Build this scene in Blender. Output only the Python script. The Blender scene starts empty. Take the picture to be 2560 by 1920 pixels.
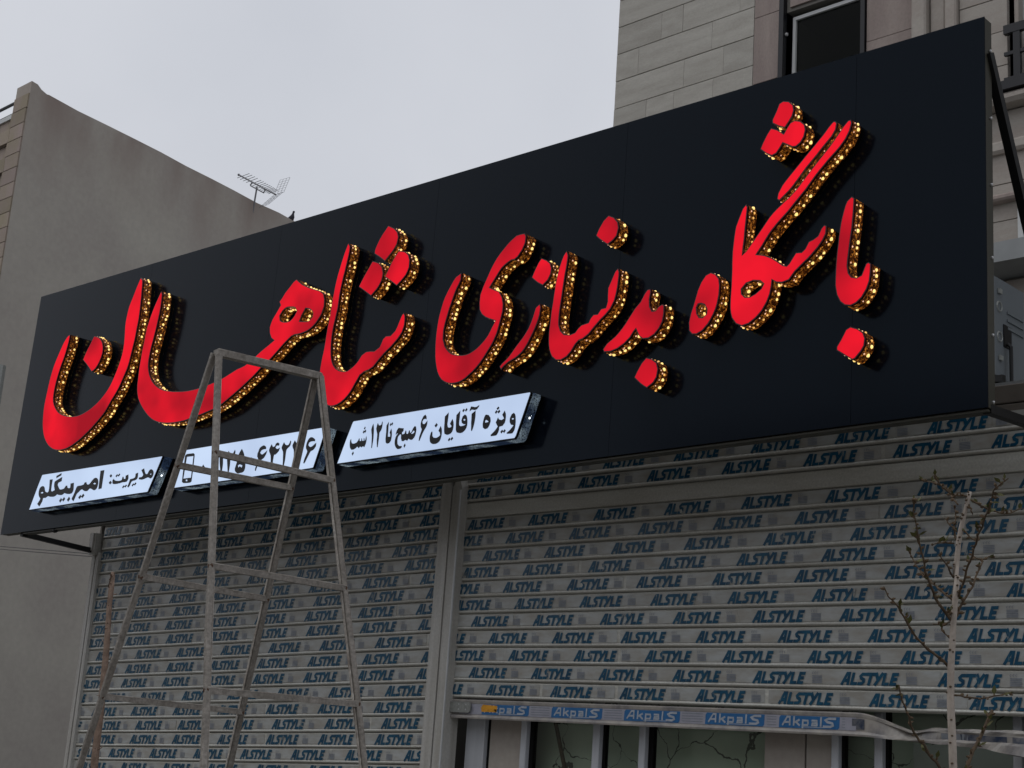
import bpy, bmesh, math, random
from mathutils import Vector, Matrix, noise
from mathutils.geometry import tessellate_polygon
R = math.radians
rnd = random.Random(11)
scene = bpy.context.scene
COL = scene.collection
CAM_AXES = [[0.725175, 0.685278, 0.067193], [-0.120948, 0.222838, -0.967324], [-0.677859, 0.693352, 0.24448]]

# ---------------------------------------------------------------- camera
cd = bpy.data.cameras.new('camera'); cam = bpy.data.objects.new('camera', cd); COL.objects.link(cam)
cd.sensor_width = 36.0; cd.lens = 3700/2560*36.0; cd.clip_end = 900; cd.clip_start = .05
CX, CY, CZ = CAM_AXES
cam.matrix_world = Matrix(((CX[0], -CY[0], -CZ[0], 0), (CX[1], -CY[1], -CZ[1], 0), (CX[2], -CY[2], -CZ[2], 1.6), (0, 0, 0, 1)))
scene.camera = cam

# ---------------------------------------------------------------- overcast daylight
SUN_EL, SUN_AZ = 62, 205
w = bpy.data.worlds.new('World'); scene.world = w; w.use_nodes = True
nt = w.node_tree; nt.nodes.clear()
out = nt.nodes.new('ShaderNodeOutputWorld'); bg = nt.nodes.new('ShaderNodeBackground')
sky = nt.nodes.new('ShaderNodeTexSky'); sky.sky_type = 'NISHITA'; sky.sun_disc = False
sky.sun_elevation = R(SUN_EL); sky.sun_rotation = R(SUN_AZ); sky.dust_density = 4
hs = nt.nodes.new('ShaderNodeHueSaturation'); hs.inputs['Saturation'].default_value = .3
tc = nt.nodes.new('ShaderNodeTexCoord'); nz = nt.nodes.new('ShaderNodeTexNoise'); nz.inputs['Scale'].default_value = 3.5; nz.inputs['Detail'].default_value = 5
cr = nt.nodes.new('ShaderNodeValToRGB')
cr.color_ramp.elements[0].position = .3; cr.color_ramp.elements[0].color = (5.95, 6.2, 6.8, 1)
cr.color_ramp.elements[1].position = .7; cr.color_ramp.elements[1].color = (6.75, 6.95, 7.5, 1)
mx = nt.nodes.new('ShaderNodeMix'); mx.data_type = 'RGBA'; mx.inputs['Factor'].default_value = .93
nt.links.new(sky.outputs[0], hs.inputs['Color']); nt.links.new(hs.outputs[0], mx.inputs['A'])
nt.links.new(tc.outputs['Generated'], nz.inputs['Vector']); nt.links.new(nz.outputs['Fac'], cr.inputs[0]); nt.links.new(cr.outputs[0], mx.inputs['B'])
nt.links.new(mx.outputs['Result'], bg.inputs['Color']); bg.inputs['Strength'].default_value = .10
nt.links.new(bg.outputs[0], out.inputs['Surface'])
sd = bpy.data.lights.new('sun', 'SUN'); sun = bpy.data.objects.new('sun', sd); COL.objects.link(sun)
sd.energy = .5; sd.angle = R(40); sd.color = (1, .97, .93)
sun.rotation_euler = (R(90-SUN_EL), 0, R(180-SUN_AZ)); sun.location = (0, -10, 30)
vs = scene.view_settings; vs.view_transform = 'Standard'; vs.look = 'None'; vs.exposure = 0; vs.gamma = 1; vs.use_curve_mapping = False

# shop sign scene: camera axes, then shapes measured in metres on the sign plane
SIGN_ORG = [-10.0021, 5.1504, 2.9217]
SIGN_ROT = [[0.999985, -0.002291, -0.004876], [0.002382, 0.999822, 0.018724], [0.004833, -0.018735, 0.999813]]
SIGN_CORN = [(-0.1102, -0.0025), (7.486, 0.0563), (7.4833, 1.715), (-0.0991, 1.8207)]
SIGN_SEAM = [1.411, 2.845, 4.261, 5.61, 6.892]
CZA = (2.8543, 2.8337)
CZB = (3.3259, 3.2977)
LETTERS = [('letter_noon','red lit bowl-shaped letter with tall stem, leftmost on the sign',[(0.589,1.378),(0.567,1.362),(0.545,1.339),(0.529,1.316),(0.513,1.288),(0.497,1.26),(0.481,1.231),(0.466,1.202),(0.452,1.171),(0.442,1.139),(0.433,1.106),(0.426,1.071),(0.422,1.042),(0.419,1.013),(0.416,0.984),(0.413,0.957),(0.41,0.928),(0.408,0.9),(0.407,0.872),(0.409,0.843),(0.413,0.814),(0.418,0.786),(0.424,0.758),(0.432,0.732),(0.442,0.707),(0.455,0.682),(0.47,0.657),(0.489,0.634),(0.511,0.612),(0.536,0.591),(0.563,0.572),(0.592,0.558),(0.622,0.545),(0.652,0.536),(0.684,0.53),(0.716,0.526),(0.748,0.525),(0.782,0.526),(0.816,0.529),(0.852,0.536),(0.877,0.542),(0.905,0.551),(0.933,0.561),(0.961,0.571),(0.988,0.583),(1.015,0.595),(1.04,0.608),(1.066,0.621),(1.092,0.635),(1.117,0.65),(1.142,0.666),(1.169,0.683),(1.194,0.7),(1.218,0.717),(1.239,0.733),(1.263,0.758),(1.284,0.784),(1.304,0.809),(1.327,0.833),(1.349,0.857),(1.37,0.882),(1.388,0.909),(1.404,0.937),(1.419,0.964),(1.433,0.99),(1.445,1.014),(1.455,1.04),(1.461,1.065),(1.465,1.091),(1.47,1.118),(1.476,1.15),(1.482,1.183),(1.487,1.213),(1.49,1.245),(1.492,1.277),(1.494,1.302),(1.497,1.329),(1.499,1.358),(1.498,1.39),(1.497,1.424),(1.494,1.457),(1.492,1.488),(1.489,1.519),(1.485,1.55),(1.482,1.582),(1.478,1.614),(1.472,1.639),(1.447,1.66),(1.432,1.634),(1.415,1.603),(1.404,1.581),(1.394,1.558),(1.383,1.534),(1.372,1.511),(1.36,1.488),(1.351,1.465),(1.344,1.432),(1.34,1.4),(1.337,1.368),(1.338,1.334),(1.342,1.305),(1.348,1.272),(1.353,1.242),(1.357,1.204),(1.358,1.167),(1.356,1.141),(1.351,1.115),(1.344,1.088),(1.334,1.06),(1.322,1.031),(1.309,1.003),(1.294,0.974),(1.278,0.946),(1.26,0.92),(1.239,0.897),(1.216,0.875),(1.191,0.856),(1.163,0.837),(1.133,0.82),(1.102,0.805),(1.072,0.792),(1.041,0.781),(1.009,0.772),(0.976,0.764),(0.943,0.758),(0.909,0.754),(0.883,0.753),(0.856,0.754),(0.829,0.755),(0.802,0.758),(0.773,0.763),(0.743,0.769),(0.714,0.776),(0.686,0.784),(0.653,0.796),(0.623,0.811),(0.595,0.828),(0.57,0.849),(0.548,0.872),(0.531,0.895),(0.52,0.924),(0.517,0.956),(0.517,0.982),(0.519,1.011),(0.523,1.041),(0.53,1.073),(0.539,1.107),(0.549,1.14),(0.56,1.17),(0.573,1.199),(0.585,1.23),(0.593,1.257),(0.6,1.286),(0.607,1.315),(0.611,1.338),(0.614,1.382)],[]),('letter_dot','single red lit dot inside the leftmost bowl-shaped letter',[(0.933,1.295),(0.914,1.266),(0.894,1.24),(0.876,1.213),(0.861,1.186),(0.849,1.162),(0.874,1.144),(0.903,1.124),(0.929,1.104),(0.952,1.087),(0.973,1.07),(0.991,1.056),(1.012,1.062),(1.035,1.073),(1.056,1.093),(1.075,1.118),(1.088,1.145),(1.096,1.172),(1.096,1.198),(1.09,1.223),(1.077,1.248),(1.059,1.27),(1.036,1.288),(1.008,1.303),(0.979,1.313),(0.951,1.32)],[]),('letter_heh','long sweeping red lit letter with two eye holes, behind the ladder top',[(1.715,1.491),(1.7,1.466),(1.685,1.441),(1.672,1.417),(1.66,1.392),(1.649,1.366),(1.637,1.337),(1.626,1.305),(1.617,1.274),(1.612,1.242),(1.609,1.209),(1.607,1.179),(1.604,1.152),(1.601,1.126),(1.599,1.099),(1.598,1.068),(1.597,1.034),(1.596,1.004),(1.597,0.972),(1.599,0.94),(1.6,0.914),(1.601,0.887),(1.606,0.86),(1.613,0.834),(1.624,0.809),(1.638,0.784),(1.657,0.761),(1.679,0.737),(1.704,0.714),(1.726,0.695),(1.752,0.675),(1.778,0.656),(1.803,0.64),(1.832,0.624),(1.861,0.611),(1.892,0.6),(1.92,0.592),(1.95,0.586),(1.982,0.58),(2.015,0.576),(2.044,0.573),(2.075,0.571),(2.107,0.569),(2.139,0.569),(2.17,0.569),(2.2,0.57),(2.23,0.572),(2.26,0.576),(2.289,0.579),(2.317,0.582),(2.348,0.586),(2.376,0.589),(2.405,0.593),(2.435,0.598),(2.462,0.602),(2.488,0.606),(2.516,0.611),(2.544,0.617),(2.574,0.626),(2.6,0.635),(2.627,0.647),(2.656,0.66),(2.683,0.672),(2.709,0.684),(2.73,0.694),(2.756,0.706),(2.779,0.718),(2.804,0.731),(2.831,0.745),(2.859,0.76),(2.886,0.775),(2.911,0.791),(2.934,0.806),(2.956,0.82),(2.988,0.836),(3.018,0.851),(3.047,0.869),(3.077,0.889),(3.099,0.904),(3.123,0.921),(3.145,0.936),(3.177,0.955),(3.204,0.97),(3.236,0.976),(3.261,0.974),(3.29,0.974),(3.321,0.977),(3.352,0.982),(3.378,0.991),(3.402,1.003),(3.421,1.016),(3.438,1.032),(3.455,1.05),(3.468,1.069),(3.483,1.109),(3.48,1.152),(3.464,1.19),(3.428,1.214),(3.405,1.223),(3.378,1.232),(3.349,1.242),(3.318,1.255),(3.285,1.27),(3.255,1.284),(3.231,1.3),(3.209,1.315),(3.19,1.329),(3.162,1.316),(3.134,1.292),(3.114,1.277),(3.095,1.262),(3.068,1.23),(3.047,1.212),(3.065,1.187),(3.047,1.165),(3.029,1.142),(3.001,1.11),(2.99,1.086),(2.982,1.062),(2.99,1.024),(3.013,0.988),(3.045,0.971),(3.022,0.962),(2.997,0.951),(2.971,0.94),(2.946,0.93),(2.916,0.916),(2.886,0.901),(2.858,0.888),(2.831,0.875),(2.804,0.862),(2.779,0.852),(2.742,0.845),(2.705,0.84),(2.681,0.833),(2.652,0.825),(2.621,0.816),(2.59,0.807),(2.56,0.8),(2.531,0.794),(2.503,0.79),(2.474,0.785),(2.447,0.781),(2.42,0.778),(2.389,0.774),(2.359,0.771),(2.329,0.769),(2.299,0.767),(2.268,0.766),(2.237,0.766),(2.206,0.766),(2.174,0.768),(2.142,0.77),(2.108,0.774),(2.075,0.778),(2.043,0.782),(2.011,0.788),(1.979,0.794),(1.948,0.8),(1.92,0.808),(1.888,0.819),(1.859,0.832),(1.832,0.846),(1.804,0.864),(1.779,0.883),(1.757,0.903),(1.733,0.933),(1.715,0.964),(1.704,0.992),(1.698,1.022),(1.697,1.046),(1.699,1.074),(1.701,1.1),(1.705,1.126),(1.71,1.151),(1.716,1.178),(1.722,1.208),(1.728,1.238),(1.734,1.272),(1.738,1.298),(1.742,1.326),(1.745,1.354),(1.747,1.382),(1.748,1.41),(1.747,1.44),(1.746,1.467),(1.744,1.488),(1.728,1.513)],[[(3.144,1.162),(3.125,1.162),(3.106,1.156),(3.089,1.146),(3.068,1.121),(3.078,1.09),(3.096,1.08),(3.12,1.073),(3.147,1.069),(3.175,1.071),(3.196,1.082),(3.213,1.097),(3.23,1.123),(3.21,1.148),(3.188,1.155),(3.164,1.159)],[(3.295,1.107),(3.28,1.086),(3.267,1.054),(3.293,1.049),(3.32,1.044),(3.343,1.042),(3.362,1.044),(3.386,1.062),(3.387,1.086),(3.374,1.1),(3.356,1.113),(3.333,1.121),(3.31,1.127)]]),('letter_sheen','tall thin red lit stem joined to a toothed stroke, right of the ladder top',[(3.629,1.444),(3.617,1.417),(3.609,1.395),(3.601,1.37),(3.593,1.344),(3.584,1.314),(3.575,1.282),(3.568,1.249),(3.562,1.216),(3.558,1.181),(3.554,1.146),(3.551,1.111),(3.548,1.076),(3.546,1.042),(3.542,1.012),(3.538,0.984),(3.535,0.954),(3.532,0.92),(3.53,0.884),(3.527,0.851),(3.523,0.822),(3.518,0.795),(3.515,0.77),(3.512,0.735),(3.511,0.702),(3.515,0.669),(3.522,0.639),(3.533,0.615),(3.547,0.593),(3.56,0.567),(3.574,0.542),(3.588,0.523),(3.605,0.508),(3.625,0.498),(3.648,0.493),(3.674,0.492),(3.702,0.496),(3.731,0.506),(3.758,0.52),(3.781,0.536),(3.801,0.554),(3.818,0.574),(3.834,0.597),(3.854,0.623),(3.87,0.645),(3.875,0.646),(3.902,0.659),(3.94,0.664),(3.976,0.678),(4.01,0.707),(4.03,0.723),(4.052,0.74),(4.077,0.756),(4.104,0.772),(4.13,0.791),(4.154,0.81),(4.172,0.828),(4.186,0.845),(4.199,0.882),(4.199,0.91),(4.196,0.936),(4.182,0.956),(4.168,0.94),(4.15,0.903),(4.14,0.881),(4.128,0.861),(4.094,0.838),(4.056,0.842),(4.034,0.829),(4.024,0.808),(4.012,0.786),(3.972,0.768),(3.937,0.773),(3.903,0.775),(3.867,0.76),(3.842,0.73),(3.821,0.714),(3.798,0.7),(3.761,0.685),(3.737,0.684),(3.711,0.688),(3.68,0.698),(3.652,0.713),(3.63,0.733),(3.614,0.756),(3.603,0.78),(3.596,0.806),(3.59,0.84),(3.587,0.876),(3.586,0.912),(3.588,0.945),(3.592,0.976),(3.598,1.006),(3.602,1.03),(3.607,1.055),(3.611,1.08),(3.612,1.105),(3.613,1.131),(3.614,1.157),(3.617,1.184),(3.621,1.211),(3.626,1.239),(3.631,1.266),(3.638,1.293),(3.643,1.32),(3.648,1.346),(3.653,1.372),(3.657,1.395),(3.66,1.422),(3.659,1.444),(3.64,1.468)],[]),('letter_dot','topmost red lit dot above the toothed letter in the middle',[(3.959,1.484),(3.938,1.463),(3.919,1.441),(3.898,1.407),(3.884,1.378),(3.883,1.354),(3.903,1.342),(3.926,1.328),(3.954,1.309),(3.98,1.29),(3.999,1.306),(4.021,1.324),(4.04,1.34),(4.056,1.358),(4.068,1.376),(4.075,1.416),(4.063,1.446),(4.049,1.461),(4.03,1.477),(4.004,1.491),(3.978,1.504)],[]),('letter_dot','lower left red lit dot of the middle cluster, beside the tall thin stem',[(3.861,1.295),(3.846,1.274),(3.825,1.248),(3.805,1.22),(3.79,1.197),(3.777,1.176),(3.806,1.158),(3.837,1.138),(3.866,1.119),(3.892,1.102),(3.913,1.117),(3.936,1.134),(3.954,1.154),(3.968,1.176),(3.975,1.2),(3.976,1.223),(3.963,1.259),(3.932,1.289),(3.903,1.302),(3.875,1.312)],[]),('letter_dot','lower right red lit dot of the middle cluster of three',[(4.069,1.309),(4.048,1.284),(4.031,1.259),(4.017,1.235),(4.004,1.214),(3.994,1.195),(4.019,1.18),(4.047,1.162),(4.075,1.143),(4.101,1.125),(4.134,1.146),(4.168,1.173),(4.181,1.194),(4.19,1.216),(4.189,1.257),(4.175,1.29),(4.159,1.305),(4.138,1.318),(4.113,1.325),(4.089,1.331)],[]),('letter_yeh','large curling S-shaped red lit letter in the middle of the sign',[(4.57,1.089),(4.553,1.071),(4.536,1.047),(4.517,1.02),(4.499,0.989),(4.489,0.966),(4.481,0.941),(4.474,0.916),(4.468,0.891),(4.464,0.866),(4.461,0.84),(4.459,0.815),(4.458,0.789),(4.458,0.764),(4.459,0.731),(4.462,0.7),(4.466,0.667),(4.473,0.635),(4.483,0.604),(4.495,0.575),(4.512,0.55),(4.532,0.529),(4.558,0.514),(4.587,0.503),(4.613,0.499),(4.638,0.498),(4.664,0.5),(4.688,0.506),(4.712,0.516),(4.735,0.53),(4.759,0.544),(4.782,0.561),(4.805,0.581),(4.826,0.603),(4.845,0.626),(4.862,0.647),(4.878,0.667),(4.891,0.686),(4.911,0.726),(4.922,0.767),(4.931,0.802),(4.939,0.838),(4.939,0.875),(4.927,0.914),(4.902,0.95),(4.868,0.965),(4.831,0.984),(4.849,1.007),(4.869,1.031),(4.887,1.054),(4.905,1.074),(4.927,1.088),(4.948,1.098),(4.971,1.106),(4.992,1.105),(5.014,1.116),(5.043,1.148),(5.06,1.182),(5.062,1.219),(5.05,1.236),(5.022,1.237),(4.994,1.236),(4.956,1.216),(4.933,1.2),(4.91,1.181),(4.887,1.161),(4.865,1.139),(4.846,1.114),(4.829,1.089),(4.815,1.062),(4.802,1.037),(4.791,1.016),(4.781,0.996),(4.765,0.955),(4.764,0.911),(4.77,0.872),(4.79,0.844),(4.818,0.824),(4.852,0.809),(4.891,0.794),(4.87,0.763),(4.859,0.743),(4.846,0.724),(4.828,0.705),(4.808,0.689),(4.79,0.676),(4.77,0.664),(4.746,0.654),(4.722,0.646),(4.697,0.643),(4.671,0.644),(4.64,0.649),(4.61,0.656),(4.588,0.665),(4.569,0.678),(4.55,0.695),(4.534,0.714),(4.516,0.755),(4.514,0.8),(4.518,0.827),(4.525,0.856),(4.534,0.886),(4.543,0.917),(4.553,0.944),(4.563,0.971),(4.574,0.999),(4.586,1.025),(4.6,1.046),(4.61,1.066),(4.609,1.105)],[]),('letter_zeh','slim curved red lit stroke between the S-shaped letter and the tall toothed one',[(5.167,0.818),(5.16,0.798),(5.152,0.772),(5.141,0.744),(5.127,0.716),(5.11,0.694),(5.092,0.673),(5.071,0.653),(5.049,0.632),(5.027,0.608),(5.006,0.587),(4.984,0.571),(4.965,0.559),(4.948,0.544),(4.961,0.525),(4.975,0.54),(5.009,0.559),(5.031,0.566),(5.055,0.574),(5.078,0.586),(5.099,0.6),(5.116,0.618),(5.131,0.638),(5.146,0.662),(5.161,0.687),(5.173,0.709),(5.183,0.731),(5.192,0.754),(5.198,0.777),(5.201,0.816),(5.193,0.834)],[]),('letter_dot','red lit dot squeezed between the S-shaped letter and the tall toothed one',[(5.163,1.056),(5.143,1.023),(5.133,1.003),(5.124,0.983),(5.144,0.966),(5.166,0.949),(5.203,0.928),(5.236,0.951),(5.252,0.979),(5.255,1.008),(5.243,1.038),(5.218,1.058),(5.181,1.076)],[]),('letter_seen','red lit letter with tall left stem and finely toothed stroke rising right, mid sign',[(5.329,1.061),(5.318,1.036),(5.307,1.005),(5.298,0.971),(5.291,0.935),(5.287,0.91),(5.285,0.884),(5.282,0.858),(5.28,0.833),(5.277,0.807),(5.274,0.782),(5.272,0.746),(5.27,0.711),(5.268,0.675),(5.269,0.64),(5.272,0.612),(5.278,0.586),(5.288,0.563),(5.3,0.544),(5.328,0.523),(5.359,0.519),(5.395,0.531),(5.422,0.553),(5.445,0.584),(5.466,0.602),(5.491,0.606),(5.526,0.624),(5.559,0.654),(5.593,0.683),(5.626,0.706),(5.653,0.73),(5.675,0.767),(5.681,0.788),(5.686,0.811),(5.69,0.836),(5.692,0.862),(5.694,0.887),(5.694,0.908),(5.684,0.928),(5.667,0.913),(5.649,0.876),(5.63,0.838),(5.63,0.804),(5.632,0.769),(5.624,0.741),(5.595,0.74),(5.576,0.717),(5.55,0.719),(5.533,0.704),(5.521,0.683),(5.477,0.678),(5.457,0.664),(5.44,0.646),(5.407,0.64),(5.369,0.648),(5.345,0.67),(5.331,0.702),(5.329,0.724),(5.329,0.749),(5.33,0.772),(5.332,0.796),(5.335,0.822),(5.338,0.849),(5.34,0.875),(5.343,0.902),(5.346,0.932),(5.349,0.961),(5.353,0.985),(5.356,1.007),(5.359,1.032),(5.36,1.055),(5.348,1.083)],[]),('letter_dot','lone red lit dot high on the black panel, right of centre',[(5.574,1.192),(5.548,1.155),(5.532,1.123),(5.548,1.108),(5.567,1.092),(5.589,1.076),(5.61,1.062),(5.641,1.077),(5.664,1.096),(5.673,1.135),(5.666,1.166),(5.639,1.196),(5.605,1.213)],[]),('letter_beh','red lit letter with a small notch on top and a pointed tail sweeping down left',[(5.87,0.787),(5.855,0.77),(5.833,0.734),(5.801,0.706),(5.786,0.687),(5.769,0.666),(5.751,0.643),(5.731,0.621),(5.712,0.603),(5.692,0.587),(5.667,0.573),(5.645,0.56),(5.622,0.535),(5.63,0.52),(5.669,0.517),(5.71,0.525),(5.751,0.544),(5.783,0.568),(5.802,0.593),(5.815,0.605),(5.826,0.584),(5.838,0.565),(5.859,0.55),(5.893,0.548),(5.926,0.562),(5.951,0.586),(5.969,0.616),(5.975,0.654),(5.974,0.693),(5.963,0.701),(5.941,0.693),(5.925,0.676),(5.905,0.677),(5.89,0.702),(5.886,0.736),(5.892,0.775),(5.887,0.788)],[]),('letter_dot','red lit dot under the notched letter, above the white info boxes',[(5.86,0.434),(5.836,0.398),(5.821,0.37),(5.84,0.353),(5.861,0.335),(5.881,0.321),(5.899,0.311),(5.934,0.331),(5.952,0.355),(5.958,0.393),(5.948,0.424),(5.92,0.445),(5.886,0.457)],[]),('letter_heh','small oval red lit letter with one round hole',[(6.201,0.797),(6.177,0.768),(6.16,0.733),(6.149,0.696),(6.138,0.66),(6.127,0.629),(6.118,0.587),(6.122,0.548),(6.139,0.529),(6.164,0.525),(6.196,0.537),(6.226,0.564),(6.239,0.582),(6.252,0.603),(6.263,0.625),(6.271,0.648),(6.279,0.69),(6.281,0.733),(6.275,0.767),(6.255,0.792),(6.229,0.805)],[[(6.166,0.666),(6.158,0.651),(6.162,0.623),(6.176,0.602),(6.195,0.599),(6.214,0.612),(6.216,0.633),(6.202,0.657),(6.182,0.666)]]),('letter_gaf','biggest red lit letter with a long slanting arm and an almond-shaped hole',[(6.388,1.076),(6.371,1.038),(6.354,0.997),(6.35,0.974),(6.347,0.95),(6.344,0.917),(6.341,0.88),(6.341,0.853),(6.341,0.825),(6.342,0.798),(6.342,0.772),(6.342,0.746),(6.342,0.722),(6.341,0.691),(6.34,0.663),(6.34,0.638),(6.341,0.615),(6.345,0.592),(6.352,0.57),(6.375,0.54),(6.406,0.525),(6.442,0.53),(6.477,0.55),(6.495,0.565),(6.511,0.581),(6.533,0.614),(6.547,0.648),(6.554,0.684),(6.555,0.71),(6.577,0.694),(6.607,0.688),(6.641,0.694),(6.669,0.726),(6.688,0.74),(6.708,0.755),(6.728,0.769),(6.747,0.784),(6.78,0.814),(6.802,0.84),(6.818,0.868),(6.82,0.902),(6.809,0.91),(6.795,0.897),(6.779,0.866),(6.757,0.855),(6.734,0.849),(6.718,0.821),(6.701,0.808),(6.672,0.812),(6.656,0.791),(6.639,0.768),(6.628,0.76),(6.61,0.766),(6.58,0.79),(6.55,0.812),(6.513,0.831),(6.491,0.838),(6.47,0.843),(6.484,0.86),(6.5,0.879),(6.516,0.902),(6.534,0.926),(6.553,0.946),(6.574,0.966),(6.599,0.987),(6.625,1.008),(6.648,1.03),(6.671,1.052),(6.693,1.073),(6.716,1.095),(6.738,1.12),(6.76,1.144),(6.78,1.164),(6.8,1.182),(6.819,1.2),(6.838,1.216),(6.858,1.232),(6.877,1.249),(6.904,1.279),(6.923,1.312),(6.933,1.347),(6.928,1.363),(6.914,1.362),(6.892,1.341),(6.877,1.323),(6.859,1.302),(6.838,1.278),(6.815,1.254),(6.793,1.233),(6.77,1.211),(6.752,1.193),(6.733,1.174),(6.714,1.155),(6.695,1.135),(6.677,1.116),(6.658,1.098),(6.628,1.075),(6.6,1.057),(6.566,1.034),(6.548,1.02),(6.531,1.004),(6.513,0.983),(6.496,0.962),(6.468,0.93),(6.444,0.902),(6.415,0.87),(6.395,0.854),(6.399,0.89),(6.404,0.932),(6.405,0.959),(6.407,0.986),(6.409,1.014),(6.411,1.04),(6.414,1.078),(6.406,1.093)],[[(6.4,0.674),(6.418,0.656),(6.443,0.652),(6.472,0.662),(6.501,0.68),(6.512,0.699),(6.494,0.716),(6.458,0.724),(6.422,0.718),(6.398,0.696)]]),('letter_bar','slim slanting red lit bar lying above the long arm of the biggest letter',[(6.84,1.376),(6.818,1.356),(6.803,1.339),(6.785,1.321),(6.76,1.298),(6.734,1.274),(6.708,1.251),(6.683,1.227),(6.657,1.203),(6.632,1.18),(6.61,1.159),(6.592,1.14),(6.572,1.107),(6.567,1.081),(6.579,1.07),(6.599,1.084),(6.628,1.105),(6.647,1.122),(6.668,1.144),(6.69,1.168),(6.713,1.193),(6.739,1.217),(6.764,1.24),(6.784,1.26),(6.803,1.278),(6.836,1.308),(6.855,1.335),(6.86,1.366),(6.85,1.377)],[]),('letter_dot','highest red lit dot on the sign, at upper right',[(6.563,1.538),(6.549,1.505),(6.529,1.468),(6.53,1.451),(6.564,1.428),(6.596,1.412),(6.617,1.436),(6.634,1.46),(6.641,1.486),(6.636,1.512),(6.614,1.535),(6.584,1.545)],[]),('letter_dots','pair of red lit dots joined in one piece, under the highest dot',[(6.504,1.405),(6.492,1.385),(6.481,1.366),(6.47,1.341),(6.501,1.313),(6.532,1.294),(6.556,1.3),(6.573,1.32),(6.588,1.341),(6.609,1.328),(6.639,1.309),(6.657,1.307),(6.68,1.32),(6.697,1.344),(6.704,1.375),(6.698,1.401),(6.677,1.423),(6.647,1.435),(6.624,1.429),(6.606,1.406),(6.592,1.385),(6.558,1.413),(6.524,1.43)],[]),('letter_beh','rightmost red lit hook-shaped letter with a tall stem',[(6.916,0.993),(6.907,0.974),(6.9,0.95),(6.893,0.924),(6.887,0.896),(6.883,0.868),(6.88,0.84),(6.877,0.809),(6.873,0.775),(6.871,0.75),(6.869,0.724),(6.868,0.699),(6.867,0.661),(6.867,0.628),(6.875,0.586),(6.892,0.553),(6.914,0.534),(6.941,0.527),(6.968,0.535),(6.994,0.555),(7.015,0.586),(7.028,0.619),(7.032,0.658),(7.033,0.693),(7.021,0.702),(7.01,0.697),(7.0,0.674),(6.99,0.651),(6.968,0.644),(6.944,0.652),(6.93,0.672),(6.924,0.703),(6.926,0.734),(6.93,0.767),(6.933,0.793),(6.936,0.817),(6.939,0.842),(6.943,0.867),(6.945,0.892),(6.947,0.917),(6.949,0.944),(6.95,0.968),(6.951,0.999),(6.938,1.01)],[]),('letter_dot','rightmost red lit dot, alone under the hook-shaped letter',[(6.922,0.428),(6.901,0.391),(6.88,0.36),(6.88,0.345),(6.902,0.33),(6.924,0.314),(6.954,0.294),(6.967,0.298),(6.993,0.324),(7.008,0.346),(7.012,0.377),(7.002,0.403),(6.975,0.424),(6.943,0.437)],[])]
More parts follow.
